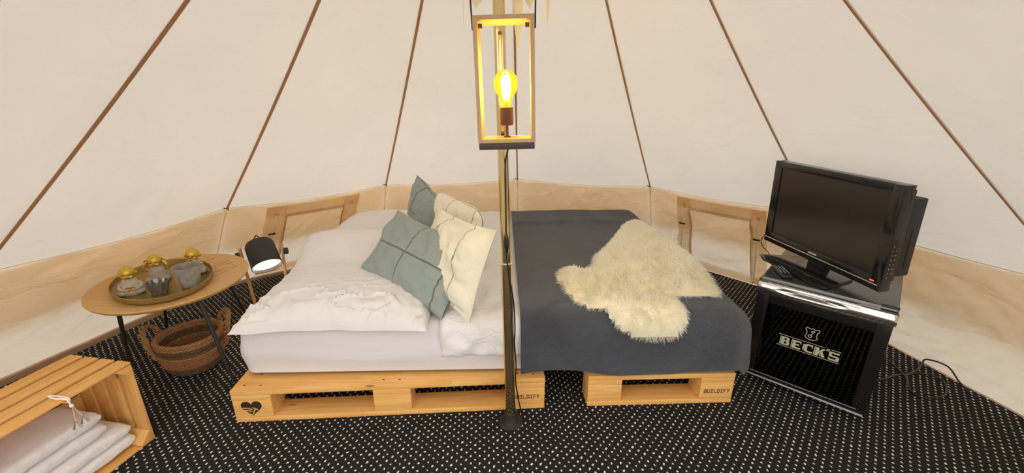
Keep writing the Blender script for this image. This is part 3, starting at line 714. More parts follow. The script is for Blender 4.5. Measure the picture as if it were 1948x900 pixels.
def pillow(name, label, cat, mat, w, d, T, under, loc, rotz, seed, pinch=0.05, group=None, hem=0.0):
    def prof(x, y): return max(0.0, (1 - abs(x) ** 3.4)) ** 0.42 * max(0.0, (1 - abs(y) ** 3.4)) ** 0.42
    mb = MB(); n = 110
    def XY(u, v):
        x, y = 2 * u - 1, 2 * v - 1
        kx = 1 - pinch * (1 - y * y) * x * x; ky = 1 - pinch * (1 - x * x) * y * y
        X = w / 2 * x * kx + 0.010 * nz(y * 2.2, seed, 1) * abs(x); Y = d / 2 * y * ky + 0.012 * nz(x * 2.6, seed, 2) * abs(y)
        return x, y, X, Y
    def topf(u, v):
        x, y, X, Y = XY(u, v); t = prof(x, y)
        fe = sstep(-0.25, -0.85, y); wr = nz(X * 3, Y * 3, seed) * 0.008 + (nz(X * 7 + Y * 10, Y * 16 - X * 5, seed + 5) * 0.013 + max(0, 0.10 - abs(nz(X * 5 + Y * 7, Y * 17 - X * 5, seed + 2))) * 0.17 + nz(X * 34 + Y * 16, Y * 20 - X * 8, seed + 8) * 0.008) * (0.06 + 0.94 * fe + 0.25 * sstep(0.7, 0.95, abs(x)))
        return Vector((X, Y, under(X, Y) + T * t + wr * min(1, t * 2.2) + 0.004))
    def botf(u, v):
        x, y, X, Y = XY(u, v); t = prof(x, y)
        return Vector((X, Y, under(X, Y) + 0.004 - 0.004 * t))
    mb.grid(topf, n, n); mb.grid(botf, n, n, flip=True)
    o = mb.build(name, mat, None, loc, (0, 0, rotz), angle=80, merge=True)
    return tag(o, label, cat, group)
pillow('sleeping_pillow', 'large white pillow at the bed corner next to the round table', 'pillow', M['pillowcase'], 0.735, 0.78, 0.105,
       lambda X, Y: 0.364 + 0.112 * sstep(0.02, 0.36, Y) - 0.006 * sstep(-0.3, -0.39, Y), (-0.70, 1.755, 0), math.radians(2), 1.7, 0.045)
pillow('sleeping_pillow', 'white pillow at the back of the bed against the tent wall', 'pillow', M['pillowcase'], 0.84, 0.80, 0.125,
       lambda X, Y: 0.364, (-0.70, 2.475, 0), math.radians(2), 4.2, 0.05)

# scatter cushions, leaning on one another
def rotvec(v):
    v = Vector(v); return Matrix.Rotation(v.length, 3, v.normalized())
def cushion(label, mat, w, h, T, c, rv, seed, group, flange=0.0, bend=0.0, rnd=0.0):
    mb = MB(); nn = 40
    def prof(x, y): return (max(0, 1 - abs(x) ** 2.6) ** 0.6) * (max(0, 1 - abs(y) ** 2.6) ** 0.6)
    def f(side):
        def g(u, v):
            x, y = 2 * u - 1, 2 * v - 1
            X = w / 2 * x * (1 - 0.07 * (1 - y * y) * x * x); Z = h / 2 * y * (1 - 0.09 * (1 - x * x) * y * y)
            X *= 1 - rnd * x ** 4 * y ** 4; Z *= 1 - rnd * x ** 4 * y ** 4
            xi, yi = x / (1 - flange), y / (1 - flange)
            t = prof(max(-1, min(1, xi)), max(-1, min(1, yi)))
            wr = nz(X * 9, Z * 9, seed) * 0.018 + nz(X * 20 + Z * 14, Z * 11 - X * 8, seed + side * 3) * 0.014 + max(0, 0.12 - abs(nz(X * 11 - Z * 7, Z * 14 + X * 5, seed + 11))) * 0.06
            Y = side * (T / 2 * t + wr * min(1, t * 2) + 0.0015) + 0.012 * nz(X * 5, Z * 5, seed + 7) * (1 - t) - bend * (x * x)
            return Vector((X, Y, Z))
        return g
    mb.grid(f(-1), nn, nn); mb.grid(f(1), nn, nn, flip=True)
    o = mb.build('cushion', mat, None, c, rotvec(rv).to_euler(), angle=80, merge=True)
    return tag(o, label, 'cushion', group)
G = 'scatter cushions on the bed'
cushion('grey green linen cushion with crossed brown stripes lying on the white corner pillow', M['green_linen'], 0.52, 0.33, 0.155, (-0.405, 1.672, 0.535), (-0.66, 0.361, -0.544), 1.0, G)
cushion('cream linen cushion with two dark stripes and flange lying against the striped green cushion', M['cream_linen'], 0.53, 0.36, 0.13, (-0.250, 1.625, 0.560), (-0.365, 0.145, -1.0), 2.0, G, 0.10)
cushion('grey green linen cushion with double brown band standing on the rear white pillow', M['green_linen_b'], 0.42, 0.27, 0.15, (-0.482, 2.325, 0.572), (0.0, 0.33, -0.90), 3.0, G)
cushion('cream linen cushion with one curved dark stripe standing behind the other cream cushion', M['cream_linen_b'], 0.45, 0.31, 0.14, (-0.283, 2.065, 0.560), (-0.016, 0.114, -0.898), 4.0, G, rnd=0.16)

# ---------------------------------------------------------------- sheepskin
SK = [(1.275, .355), (1.335, .43), (1.43, .405), (1.505, .58), (1.64, .80), (1.75, 1.02), (1.86, 1.20), (1.97, 1.15), (2.02, .80), (2.03, .50), (1.95, .13), (1.86, .10), (1.75, .085), (1.75, -.015), (1.69, -.085), (1.565, -.092), (1.465, -.05), (1.42, .01), (1.34, .03), (1.285, .16)]
cxm = sum(p[0] for p in SK) / len(SK); cym = sum(p[1] for p in SK) / len(SK)
SKs = []
for q in catmull([(x, y, 0) for x, y in SK], 5, True):
    d = Vector((cxm - q.x, cym - q.y, 0)); SKs.append(q + d.normalized() * 0.018)
def inside(x, y):
    c = False; n = len(SKs); j = n - 1
    for i in range(n):
        a, b = SKs[i], SKs[j]
        if (a.y > y) != (b.y > y) and x < (b.x - a.x) * (y - a.y) / (b.y - a.y) + a.x: c = not c
        j = i
    return c
_ec = {}
def edged(x, y):
    key = (round(x * 120), round(y * 120))
    if key in _ec: return _ec[key]
    x, y = key[0] / 120, key[1] / 120; best = 9
    for i in range(0, len(SKs)):
        a, b = SKs[i - 1], SKs[i]; ab = b - a; t = max(0, min(1, ((x - a.x) * ab.x + (y - a.y) * ab.y) / max(ab.length_squared, 1e-9)))
        best = min(best, math.hypot(x - a.x - ab.x * t, y - a.y - ab.y * t))
    _ec[key] = best; return best
skin = thing('sheepskin', 'cream sheepskin rug spread over the blue grey blanket', 'sheepskin', (0.55, 1.9, 0.41))
inv = Matrix.Translation((-0.55, -1.9, -0.41))
def skin_pt(a, b, off):
    p, n = blanket_pt(a, b); q = bedw(*(p + n * (0.009 + off))); n2 = Vector((BC * n.x - BS * n.y, BS * n.x + BC * n.y, n.z)); return inv @ q, n2
hb = MB(); cells = {}; st = 0.02
vid = {}; vs = []; fs = []
def hv(i, j):
    if (i, j) not in vid:
        a, b = 1.2 + i * st, -0.15 + j * st; vid[(i, j)] = len(vs)
        vs.append(skin_pt(a, b, 0.004 + 0.012 * min(1, edged(a, b) / 0.05))[0])
    return vid[(i, j)]
for i in range(46):
    for j in range(72):
        if inside(1.2 + (i + .5) * st, -0.15 + (j + .5) * st): fs.append((hv(i, j), hv(i + 1, j), hv(i + 1, j + 1), hv(i, j + 1)))
hb._add(vs, fs); hb.build('hide', M['hide'], skin)
rnd = random.Random(3); fv = []; ff = []; step = 0.0034
i = 0; aa = 1.2
while aa < 2.12:
    bb = -0.14
    while bb < 1.30:
        a = aa + rnd.uniform(-.5, .5) * step; b = bb + rnd.uniform(-.5, .5) * step; bb += step
        if not inside(a, b): continue
        ed = edged(a, b); p, n = skin_pt(a, b, 0.002 + 0.008 * min(1, ed / 0.05))
        cl = Vector((nz(a * 26, b * 26, 1), nz(a * 26, b * 26, 7), 0)) * 1.1 + Vector((nz(a * 7, b * 7, 3), nz(a * 7, b * 7, 5), 0)) * 0.7
        out = Vector((a - cxm, b - cym, 0)); out.normalize(); ek = max(0, 1 - ed / 0.05)
        d = n * 0.8 + cl * 0.9 + out * (0.35 + 1.5 * ek) + Vector((0.0, -0.25, 0)) + Vector((rnd.uniform(-.35, .35), rnd.uniform(-.35, .35), rnd.uniform(-.1, .2)))
        d.normalize(); L = rnd.uniform(0.026, 0.042) * (1 - 0.25 * ek)
        sd = d.cross(n) + Vector((rnd.uniform(-1, 1), rnd.uniform(-1, 1), rnd.uniform(-1, 1))) * 0.22; sd.normalize(); w = rnd.uniform(0.0010, 0.0017) * (1 - 0.4 * ek)
        curl = (sd.cross(d)) * rnd.uniform(-0.010, 0.010) + Vector((0, 0, -0.007))
        m1 = p + d * L * 0.5 + curl * 0.2; tip = p + d * L + curl
        o = len(fv); fv += [p - sd * w, p + sd * w, m1 + sd * w * 0.9, m1 - sd * w * 0.9, tip + sd * w * 0.25, tip - sd * w * 0.25]
        ff += [(o, o + 1, o + 2, o + 3), (o + 3, o + 2, o + 4, o + 5)]
    aa += step
me = bpy.data.meshes.new('fleece'); me.from_pydata(fv, [], ff); me.polygons.foreach_set('use_smooth', [True] * len(me.polygons)); me.materials.append(M['fleece'])
flo = link('fleece', me, skin); flo['kind'] = 'stuff'

# ---------------------------------------------------------------- fridge
FW, FD = 0.43, 0.45
fr_ang = math.radians(-43.1)
fridge = thing('mini_fridge', 'black glass door mini fridge with chrome handle band carrying the television', 'fridge', (1.0352, 1.5966, 0), fr_ang)
# local: x along the front (left to right), y into the body, z up
FH = 0.478
body = MB()
body.box((0.008, FD / 2 + 0.012, 0.255), (0.016, FD - 0.024, 0.43)); body.box((FW - 0.008, FD / 2 + 0.012, 0.255), (0.016, FD - 0.024, 0.43))
body.box((FW / 2, FD - 0.008, 0.255), (FW - 0.03, 0.016, 0.43)); body.box((FW / 2, FD / 2 + 0.012, 0.048), (FW - 0.03, FD - 0.026, 0.018)); body.box((FW / 2, FD / 2 + 0.012, 0.445), (FW - 0.03, FD - 0.026, 0.05))
body.build('cabinet', M['matt_black'], fridge, bevel=0.003)
MB().box((FW / 2, FD / 2 + 0.008, 0.479), (FW + 0.004, FD - 0.006, 0.022)).build('worktop', M['worktop'], fridge, bevel=0.006, seg=3)
MB().box((FW / 2, FD / 2 + 0.03, 0.0245), (FW - 0.04, FD - 0.09, 0.027)).build('plinth', M['matt_black'], fridge)
for x in (0.04, FW - 0.04):
    for y in (0.06, FD - 0.05): MB().lathe([(0, 0), (0.016, 0), (0.016, 0.012), (0, 0.012)], 14).build('foot', M['black_plastic'], fridge, (x, y, 0))
for z in (0.165, 0.30):
    sh = MB()
    sh.tube([(0.03, 0.06, z), (FW - 0.03, 0.06, z)], 0.003, 6); sh.tube([(0.03, 0.40, z), (FW - 0.03, 0.40, z)], 0.003, 6)
    for i in range(19): sh.tube([(0.035 + i * 0.02, 0.06, z), (0.035 + i * 0.02, 0.40, z)], 0.0016, 5)
    sh.build('wire_shelf', plain('shelf_wire', (0.35, 0.33, 0.3), 0.4, 0.6), fridge)
door = MB()
dz0, dz1 = 0.036, 0.428
door.box((0.022, 0.006, (dz0 + dz1) / 2), (0.044, 0.026, dz1 - dz0)); door.box((FW - 0.022, 0.006, (dz0 + dz1) / 2), (0.044, 0.026, dz1 - dz0))
door.box((FW / 2, 0.006, dz0 + 0.012), (FW - 0.088, 0.026, 0.024)); door.box((FW / 2, 0.006, dz1 - 0.02), (FW - 0.088, 0.026, 0.04))
dr = door.build('door', M['gloss_black'], fridge, bevel=0.002)
MB().box((FW / 2, 0.004, (dz0 + dz1) / 2), (FW - 0.084, 0.010, dz1 - dz0 - 0.058)).build('door_glass', M['dark_glass'], dr)
MB().box((FW / 2, -0.0085, dz0 + 0.003), (FW - 0.012, 0.005, 0.006)).build('bottom_trim', M['silver'], dr, bevel=0.0015)
MB().box((FW / 2, -0.0075, dz0 + 0.022), (FW - 0.06, 0.002, 0.0014)).build('glass_edge', M['silver'], dr)
# chrome handle band: a wrapped lip with a scooped grip
def bandf(u, v):
    x = -0.006 + (FW + 0.012) * u
    e = min(1, min(u, 1 - u) / 0.03); z = 0.429 + 0.047 * v
    y = -0.012 - 0.010 * math.sin(PI * v) - 0.004 * v
    scoop = math.exp(-((u - 0.42) / 0.22) ** 4) * math.exp(-((v - 0.62) / 0.16) ** 2)
    return Vector((x, y + 0.012 * scoop + (1 - e) ** 2 * 0.014, z))
hb = MB(); hb.grid(bandf, 60, 16)
hb.box((FW / 2, 0.002, 0.4525), (FW + 0.010, 0.022, 0.046)); hb.box((FW / 2, 0.0, 0.478), (FW + 0.008, 0.026, 0.008))
hb.build('handle_band', M['chrome'], dr)
MB().box((0.18, -0.0225, 0.472), (0.30, 0.006, 0.004)).build('grip_edge', M['silver'], dr, bevel=0.0015)
hg = MB().box((FW - 0.022, 0.012, 0.4915), (0.05, 0.012, 0.009), Matrix.Identity(4)); hg.build('hinge_cap', M['matt_black'], fridge, bevel=0.003)
# lettering on the glass
ly = 0.0085
def logo_poly(pl, name='lettering'):
    mb = MB()
    for q in pl: mb.prism(q, ly, ly + 0.0008, FRONT)
    return mb
def quad(x0, z0, x1, z1, t=0.0): return [(x0, z0), (x1, z0), (x1 + t, z1), (x0 + t, z1)]
LH0, LH1 = 0.226, 0.262
H_ = LH1 - LH0
def lt(ch, x, w):
    t = 0.0062; z0, z1 = LH0, LH1; zm = (z0 + z1) / 2; g = 0.0032; P = []
    def R(a, b, c, d): P.append([(x + a * w, z0 + b * H_), (x + c * w, z0 + b * H_), (x + c * w, z0 + d * H_), (x + a * w, z0 + d * H_)])
    def Q(*pts): P.append([(x + a * w, z0 + b * H_) for a, b in pts])
    if ch in 'BEK': R(-0.02, 0, 0.06, 1)
    if ch == 'B':
        R(.11, 0, .42, 1); R(.40, .84, .80, 1); R(.40, .43, .80, .58); R(.40, 0, .80, .16)
        Q((.66, .16), (.80, 0), (.97, .12), (.97, .42), (.82, .56), (.66, .44)); Q((.64, .58), (.80, .50), (.92, .62), (.92, .88), (.80, 1), (.64, .84))
    if ch == 'E': R(.11, 0, .42, 1); R(.40, .82, .95, 1); R(.40, .42, .80, .58); R(.40, 0, .97, .18); R(.87, .68, .95, .84)
    if ch == 'C':
        Q((.0, .25), (.14, .05), (.14, .95), (.0, .75)); Q((.18, .12), (.42, .0), (.42, 1), (.18, .88)); R(.40, .82, .93, 1); R(.40, 0, .97, .18); R(.84, .62, .93, .84)
    if ch == 'K': R(.11, 0, .42, 1); Q((.42, .40), (.42, .58), (.72, 1), (1.0, 1)); Q((.50, .56), (.72, .66), (1.04, .0), (.74, .0)); Q((.40, .40), (.46, .46), (.66, 0), (.60, 0))
    if ch == 'S':
        R(.08, .82, .95, 1); Q((.0, .52), (.26, .56), (.26, .86), (.08, 1), (.0, .88)); Q((.0, .60), (.06, .42), (.92, .40), (.92, .58)); Q((.70, .14), (.92, 0), (1, .14), (1, .46), (.88, .58), (.70, .44)); R(.02, 0, .92, .18); R(.02, .14, .10, .30)
    if ch == "'": Q((.2, .92), (.55, .92), (.85, 1.18), (.45, 1.18)); Q((.75, .92), (1.0, .92), (1.3, 1.18), (1.0, 1.18))
    return P
pl = []
for ch, x, w in (('B', 0.114, 0.034), ('E', 0.154, 0.034), ('C', 0.193, 0.035), ('K', 0.231, 0.036), ("'", 0.266, 0.010), ('S', 0.278, 0.034)): pl += lt(ch, x, w)
logo_poly(pl).build('lettering', M['silver_print'], dr, smooth=False)
logo_poly([[(0.106, 0.2685), (0.262, 0.2685), (0.262, 0.2700), (0.106, 0.2700)], [(0.282, 0.2685), (0.314, 0.2685), (0.314, 0.2700), (0.282, 0.2700)], [(0.104, 0.2195), (0.314, 0.2195), (0.314, 0.2210), (0.104, 0.2210)]]).build('lettering_rule', M['silver_print'], dr, smooth=False)
cr = [(-.4, .5), (-.18, .44), (0, .5), (.18, .44), (.42, .5), (.5, .36), (.38, .18), (.36, -.1), (.44, -.3), (.30, -.44), (0, -.52), (-.30, -.44), (-.44, -.3), (-.36, -.1), (-.38, .18), (-.5, .36)]
cs, ccx, ccz = 0.046, 0.2115, 0.308
path = [FRONT @ Vector((ccx + q.x * cs, ccz + q.y * cs * 1.05, ly)) for q in catmull([(x, y, 0) for x, y in cr], 4, True)]
MB().tube(path, 0.0012, 5, closed=True).build('crest', M['silver_print'], dr)
key = MB()
key.tube([FRONT @ Vector((ccx + (-.10 + .12 * math.cos(t)) * cs, ccz + (-.22 + .12 * math.sin(t)) * cs, ly)) for t in [2 * PI * i / 16 for i in range(16)]], 0.0012, 5, closed=True)
key.tube([FRONT @ Vector((ccx + x * cs, ccz + y * cs, ly)) for x, y in ((-.04, -.10), (.18, .32))], 0.0013, 5)
key.tube([FRONT @ Vector((ccx + x * cs, ccz + y * cs, ly)) for x, y in ((.18, .32), (-.02, .30), (-.06, .16), (.06, .12))], 0.0012, 5)
key.build('crest_key', M['silver_print'], dr)

# ---------------------------------------------------------------- television
FT = 0.490
tvr = thing('television', 'black flat television with built-in side player on top of the fridge', 'television', (1.286, 1.666, FT), -1.446)
# local x to the right of the picture, y into the set, z up
ZB = 0.038
TW, TH_ = 0.60, 0.39
tilt = Matrix.Translation((0, 0, ZB)) @ Matrix.Rotation(0.044, 4, 'X')
fm = MB()
for c, d in (((-TW / 2 + 0.02, 0.02, TH_ / 2), (0.04, 0.04, TH_)), ((TW / 2 - 0.021, 0.02, TH_ / 2), (0.042, 0.04, TH_)), ((0, 0.02, TH_ - 0.0145), (TW - 0.08, 0.04, 0.029)), ((0, 0.02, 0.0265), (TW - 0.08, 0.04, 0.053))): fm.box(c, d, tilt)
fm.build('bezel', M['gloss_black'], tvr, bevel=0.002)
MB().box((0, 0.008, 0.207), (TW - 0.078, 0.006, 0.308), tilt).build('screen', M['dark_screen'], tvr)
MB().box((-0.003, -0.0005, 0.0225), (TW - 0.018, 0.002, 0.0032), tilt).build('silver_strip', M['silver'], tvr)
MB().box((-0.009, -0.0006, 0.0345), (0.044, 0.0016, 0.0062), tilt).build('badge', M['silver'], tvr, bevel=0.0006)
MB().box((0.264, -0.0005, 0.033), (0.016, 0.002, 0.004), tilt).build('standby_light', M['led'], tvr)
MB().box((0, 0.052, 0.20), (TW - 0.03, 0.03, TH_ - 0.05), tilt).build('rear_shell', M['matt_black'], tvr, bevel=0.006)
rh = MB().box((0.13, 0.095, 0.19), (0.30, 0.062, 0.29), tilt).build('player_housing', M['matt_black'], tvr, bevel=0.006)
MB().box((0.2805, 0.098, 0.15), (0.002, 0.008, 0.15), tilt).build('disc_slot', M['gloss_black'], rh)
bn = MB().box((0, 0, 0), (0.0026, 0.0036, 0.0026)).mesh('side_button', plain('grey_mark', (0.4, 0.38, 0.36), 0.4))
for i in range(8):
    for j in range(2):
        if j == 1 and i in (0, 7): continue
        link('side_button', bn, rh, tilt @ Vector((TW / 2 - 0.0005 - 0.0148 * j * 0, 0.014 + 0.014 * j, 0.055 + i * 0.017)))
MB().box((0.0, 0.035, 0.022), (0.085, 0.035, 0.05)).build('neck', M['gloss_black'], tvr, bevel=0.004)
MB().prism([(-0.19, -0.10), (-0.13, -0.125), (0.13, -0.125), (0.19, -0.10), (0.13, 0.075), (-0.13, 0.075)], 0.0005, 0.010).build('stand_base', M['gloss_black'], tvr, bevel=0.003)
# flex hanging down on the left
tc_ = thing('television_cable', 'thin black cable running down from the television behind the fridge', 'cable', (1.26, 1.98, 0.0))
MB().tube(catmull([(0.03, 0.0, 0.60), (0.02, 0.012, 0.56), (0.0, 0.02, 0.52), (0.012, 0.022, 0.48), (0.09, 0.05, 0.40), (0.16, 0.04, 0.2), (0.2, 0.05, 0.010), (0.3, 0.05, 0.006)], 8), 0.0022, 6).build('flex', M['black_plastic'], tc_)

# remote control
rm = thing('remote_control', 'black remote control with tiny buttons lying on the fridge top', 'remote', (1.138, 1.628, FT), math.radians(-102))
MB().box((0, 0, 0.009), (0.118, 0.040, 0.016)).build('case', M['black_plastic'], rm, bevel=0.005, seg=3)
bm_ = MB().lathe([(0, 0), (0.0030, 0), (0.0030, 0.0014), (0, 0.0014)], 8).mesh('button', M['silver'])
bd_ = MB().lathe([(0, 0), (0.0032, 0), (0.0032, 0.0014), (0, 0.0014)], 8).mesh('button', plain('grey_button', (0.25, 0.24, 0.23), 0.5))
for i in range(6):
    for j in range(3): link('button', bm_ if (i * 3 + j) % 4 == 0 else bd_, rm, (-0.038 + i * 0.014, -0.012 + j * 0.012, 0.0168))

# cables on the carpet by the fridge
pc = thing('power_cable', 'black power cable lying in a loop on the carpet beside the fridge', 'cable', (1.75, 1.55, 0))
W0 = [(1.70, 1.76), (1.785, 1.70), (1.765, 1.585), (1.705, 1.497), (1.72, 1.44), (1.815, 1.455), (1.90, 1.545), (1.86, 1.60), (1.77, 1.600), (1.66, 1.565), (1.60, 1.56)]
MB().tube([Vector((p.x - 1.75, p.y - 1.55, 0.0045 + 0.004 * (1 + math.sin(i * 0.31)))) for i, p in enumerate(catmull([(x, y, 0) for x, y in W0], 10))], 0.0036, 6).build('flex', M['black_plastic'], pc)
W1 = [(1.765, 1.585, 0.010), (1.86, 1.63, 0.008), (1.92, 1.672, 0.008), (1.945, 1.680, 0.03), (1.955, 1.60, 0.050), (1.945, 1.53, 0.024), (1.94, 1.480, 0.006)]
MB().tube([Vector((p.x - 1.75, p.y - 1.55, p.z)) for p in catmull(W1, 10)], 0.0036, 6).build('flex', M['black_plastic'], pc)
wc = thing('pale_cord', 'short pale cord on the carpet between blanket and fridge', 'cord', (1.25, 1.95, 0))
MB().tube(catmull([(-0.09, -0.075, 0.004), (-0.03, -0.03, 0.006), (0.05, 0.045, 0.004), (0.13, 0.10, 0.004)], 8), 0.0035, 6).build('strand', M['white_rubber'], wc)

# ---------------------------------------------------------------- round table
TZ = 0.412
tab = thing('side_table', 'low round oak side table with slim black splayed legs', 'table', (-1.544, 1.748, 0))
E_A, E_B, E_R = 0.296, 0.326, 0.378
MB().lathe([(0, TZ - 0.020), (0.955, TZ - 0.020), (0.985, TZ - 0.012), (1.0, TZ - 0.004), (0.997, TZ), (0, TZ)], 72, Matrix.Rotation(E_R, 4, 'Z') @ Matrix.Diagonal((E_A, E_B, 1, 1))).build('tabletop', M['oak'], tab)
for fx, fy, tx, ty in ((-0.262, -0.060, -0.150, -0.135), (0.318, -0.198, 0.185, -0.115), (-0.315, 0.232, -0.165, 0.130), (0.100, 0.305, 0.085, 0.185)):
    MB().tube([(fx, fy, 0.0), (fx, fy, 0.004), (tx, ty, TZ - 0.018)], 0.012, 12, radii=[0.0062, 0.0068, 0.0100]).build('leg', M['matt_black'], tab)
GRASS = [[(-0.001, 0.219), (0.007, 0.241), (0.015, 0.259)], [(0.067, 0.178), (0.083, 0.202), (0.104, 0.222), (0.144, 0.194)], [(0.082, 0.144), (0.097, 0.17), (0.109, 0.194), (0.118, 0.2)], [(0.093, 0.115), (0.12, 0.123)], [(0.103, 0.149), (0.113, 0.17), (0.143, 0.186)], [(0.152, 0.016), (0.16, 0.04), (0.177, 0.049), (0.182, 0.088), (0.187, 0.123), (0.199, 0.154)], [(0.127, 0.063), (0.14, 0.093), (0.16, 0.144)], [(0.141, 0.04), (0.15, 0.078), (0.169, 0.103)], [(0.144, 0.194), (0.169, 0.165), (0.183, 0.154)]]
M['motif'] = plain('motif_ink', rgb(120, 84, 44), 0.6)
for ln in GRASS: MB().tube(catmull([(x, y, TZ + 0.0002) for x, y in ln], 6), 0.0008, 4).build('grass_line', M['motif'], tab)
# tray
TR = Vector((-1.543, 1.700, TZ))
tray = tag(MB().lathe([(0, 0.0008), (0.93, 0.0008), (0.985, 0.010), (1.0, 0.030), (0.985, 0.031), (0.965, 0.012), (0.92, 0.0065), (0, 0.0065)], 72, Matrix.Rotation(0.744, 4, 'Z') @ Matrix.Diagonal((0.180, 0.254, 1, 1))).build('serving_tray', M['brass'], None, TR), 'oval antique brass tray with raised rim on the round table', 'tray')
TB = TZ + 0.0068
# candle glasses
def tumbler(name, label, mat, x, y, r0, r1, h, ribs):
    n = 36; prof = [(0.0, 0.0), (r0, 0.0), (r0 * 1.03, 0.004), (r1, h), (r1 * 0.94, h), (r0 * 0.93, 0.010), (0.0, 0.008)]
    mb = MB(); mb.lathe(prof, n)
    if ribs:
        mb.v = [(v[0] * (1 + 0.06 * math.cos(12 * math.atan2(v[1], v[0]))), v[1] * (1 + 0.06 * math.cos(12 * math.atan2(v[1], v[0]))), v[2]) for v in mb.v]
    return tag(mb.build(name, mat, None, (x, y, TB), angle=50), label, 'candle glass')
tumbler('candle_glass', 'small smoked pressed glass bowl in front of the figurines', M['clear_glass'], -1.475, 1.590, 0.026, 0.040, 0.052, True)
tumbler('candle_glass', 'tall grey frosted candle glass on the brass tray', M['frosted_glass'], -1.402, 1.668, 0.034, 0.052, 0.090, False)
# figurines
def figurine(label, x, y, rz, pose):
    t = thing('monk_figurine', label, 'figurine', (x, y, TB), rz, 'gold headed monk figurines on the tray')
    b = MB()                                           # seated robe: wide folded legs, rounded back; faces -y
    b.lathe([(0, 0), (0.040, 0.0), (0.0435, 0.008), (0.039, 0.022), (0.032, 0.038), (0.027, 0.054), (0.021, 0.066), (0.0, 0.070)], 28, Matrix.Diagonal((1.0, 0.82, 1, 1)))
    for s in (-1, 1): b.sphere((s * 0.026, -0.020, 0.011), (0.020, 0.016, 0.0115), 14, 8)
    if pose == 'mouth': b.sphere((0, -0.018, 0.040), (0.024, 0.014, 0.018), 14, 8)
    b.build('robe', M['stone'], t, angle=60)
    if pose == 'ears':
        for k in range(4): MB().tube([(0.038 * math.cos(q) * (1 - 0.07 * k), 0.031 * math.sin(q) * (1 - 0.07 * k), 0.018 + 0.009 * k) for q in [2 * PI * i / 28 for i in range(28)]], 0.0022, 5, closed=True).build('robe_fold', M['stone'], t)
    hz = 0.092
    h = MB(); h.sphere((0, 0, hz), (0.0275, 0.0285, 0.0290), 24, 16)
    h.sphere((0, -0.008, hz - 0.012), (0.021, 0.020, 0.016), 18, 10)           # cheeks and jaw
    h.sphere((0, -0.0295, hz - 0.006), (0.0036, 0.0040, 0.0042), 10, 6)           # nose
    for s in (-1, 1):
        h.sphere((s * 0.0275, 0.002, hz - 0.006), (0.005, 0.0075, 0.010), 12, 8)  # ears
        h.sphere((s * 0.0105, -0.0225, hz - 0.014), (0.0085, 0.0065, 0.0070), 10, 6)
    h.lathe([(0.014, 0.060), (0.0125, 0.078)], 16)
    hd = h.build('head', M['gold'], t, angle=60)
    f = MB()
    for s in (-1, 1):                                                                # closed eyes and mouth line
        f.tube([(s * 0.0165, -0.0235, hz - 0.001), (s * 0.0115, -0.0268, hz - 0.0032), (s * 0.006, -0.0276, hz - 0.0012)], 0.0010, 5)
    if pose != 'mouth': f.tube([(-0.008, -0.0275, hz - 0.0165), (0, -0.0290, hz - 0.0185), (0.008, -0.0275, hz - 0.0165)], 0.0010, 5)
    f.build('face_lines', M['socket'], hd)
    for s in (-1, 1):                                                                # arms with hands
        if pose == 'ears': pth = [(s * 0.029, 0.002, 0.048), (s * 0.044, -0.004, 0.056), (s * 0.040, -0.008, 0.070), (s * 0.030, -0.006, hz - 0.004)]
        elif pose == 'mouth': pth = [(s * 0.028, 0.0, 0.046), (s * 0.034, -0.018, 0.048), (s * 0.020, -0.030, 0.058), (s * 0.006, -0.031, hz - 0.017)]
        else: pth = [(s * 0.028, 0.0, 0.046), (s * 0.036, -0.012, 0.036), (s * 0.026, -0.026, 0.028), (s * 0.008, -0.033, 0.026)]
        arm = MB().tube(catmull(pth, 5), 0.006, 8, radii=None).build('arm', M['gold'] if pose != 'lap' else M['stone'], t)
        e = Vector(pth[-1]); hn = MB(); hn.sphere(e, (0.0065, 0.0045, 0.0075), 10, 8)
        for k in range(4): hn.tube([e + Vector((-s * (0.0045 - 0.003 * k) * 1.0, -0.002, 0.004)), e + Vector((-s * (0.0055 - 0.0032 * k), -0.0035, 0.0125 - 0.0008 * abs(k - 1.5)))], 0.0015, 5)
        hn.tube([e + Vector((s * 0.005, -0.001, 0.0)), e + Vector((s * 0.0085, -0.003, 0.006))], 0.0016, 5)
        hn.build('hand', M['gold'], arm)
    return t
figurine('monk figurine with gold head and plain stone robe at the tray end', -1.588, 1.590, 0.65, 'lap')
figurine('monk figurine with gold hands at its ears and ribbed stone robe', -1.585, 1.728, 0.45, 'ears')
figurine('monk figurine with gold hands over its mouth behind the grey candle glass', -1.475, 1.805, 0.35, 'mouth')

# ---------------------------------------------------------------- basket
bk = thing('rope_basket', 'round woven straw basket with two rope handles under the table', 'basket', (-1.487, 1.685, 0.001), 0.5)
def rope(cxyz, R, r, z, mat, parent, tw=26, name='coil', sy=1.0, wob=0.0):
    mb = MB(); n = 120
    for s in (0, 1):
        mb.tube([((R + 0.42 * r * math.cos(tw * q + s * PI)) * math.cos(q), (R + 0.42 * r * math.cos(tw * q + s * PI)) * math.sin(q) * sy, z + wob * math.sin(q * 2 + 1) + 0.42 * r * math.sin(tw * q + s * PI)) for q in [2 * PI * i / n for i in range(n)]], r * 0.68, 6, closed=True)
    return mb.build(name, mat, parent)
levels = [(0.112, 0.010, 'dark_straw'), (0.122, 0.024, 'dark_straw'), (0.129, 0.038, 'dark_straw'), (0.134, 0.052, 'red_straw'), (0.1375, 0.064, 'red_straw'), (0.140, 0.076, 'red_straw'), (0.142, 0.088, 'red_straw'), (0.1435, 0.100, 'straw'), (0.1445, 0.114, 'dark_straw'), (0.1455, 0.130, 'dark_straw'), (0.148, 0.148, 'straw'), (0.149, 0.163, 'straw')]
for i, (R, z, mt) in enumerate(levels): rope(None, R * 0.84, 0.0085 if i < 10 else 0.0105, z, M[mt], bk, 30 if i < 10 else 22, wob=0.002)
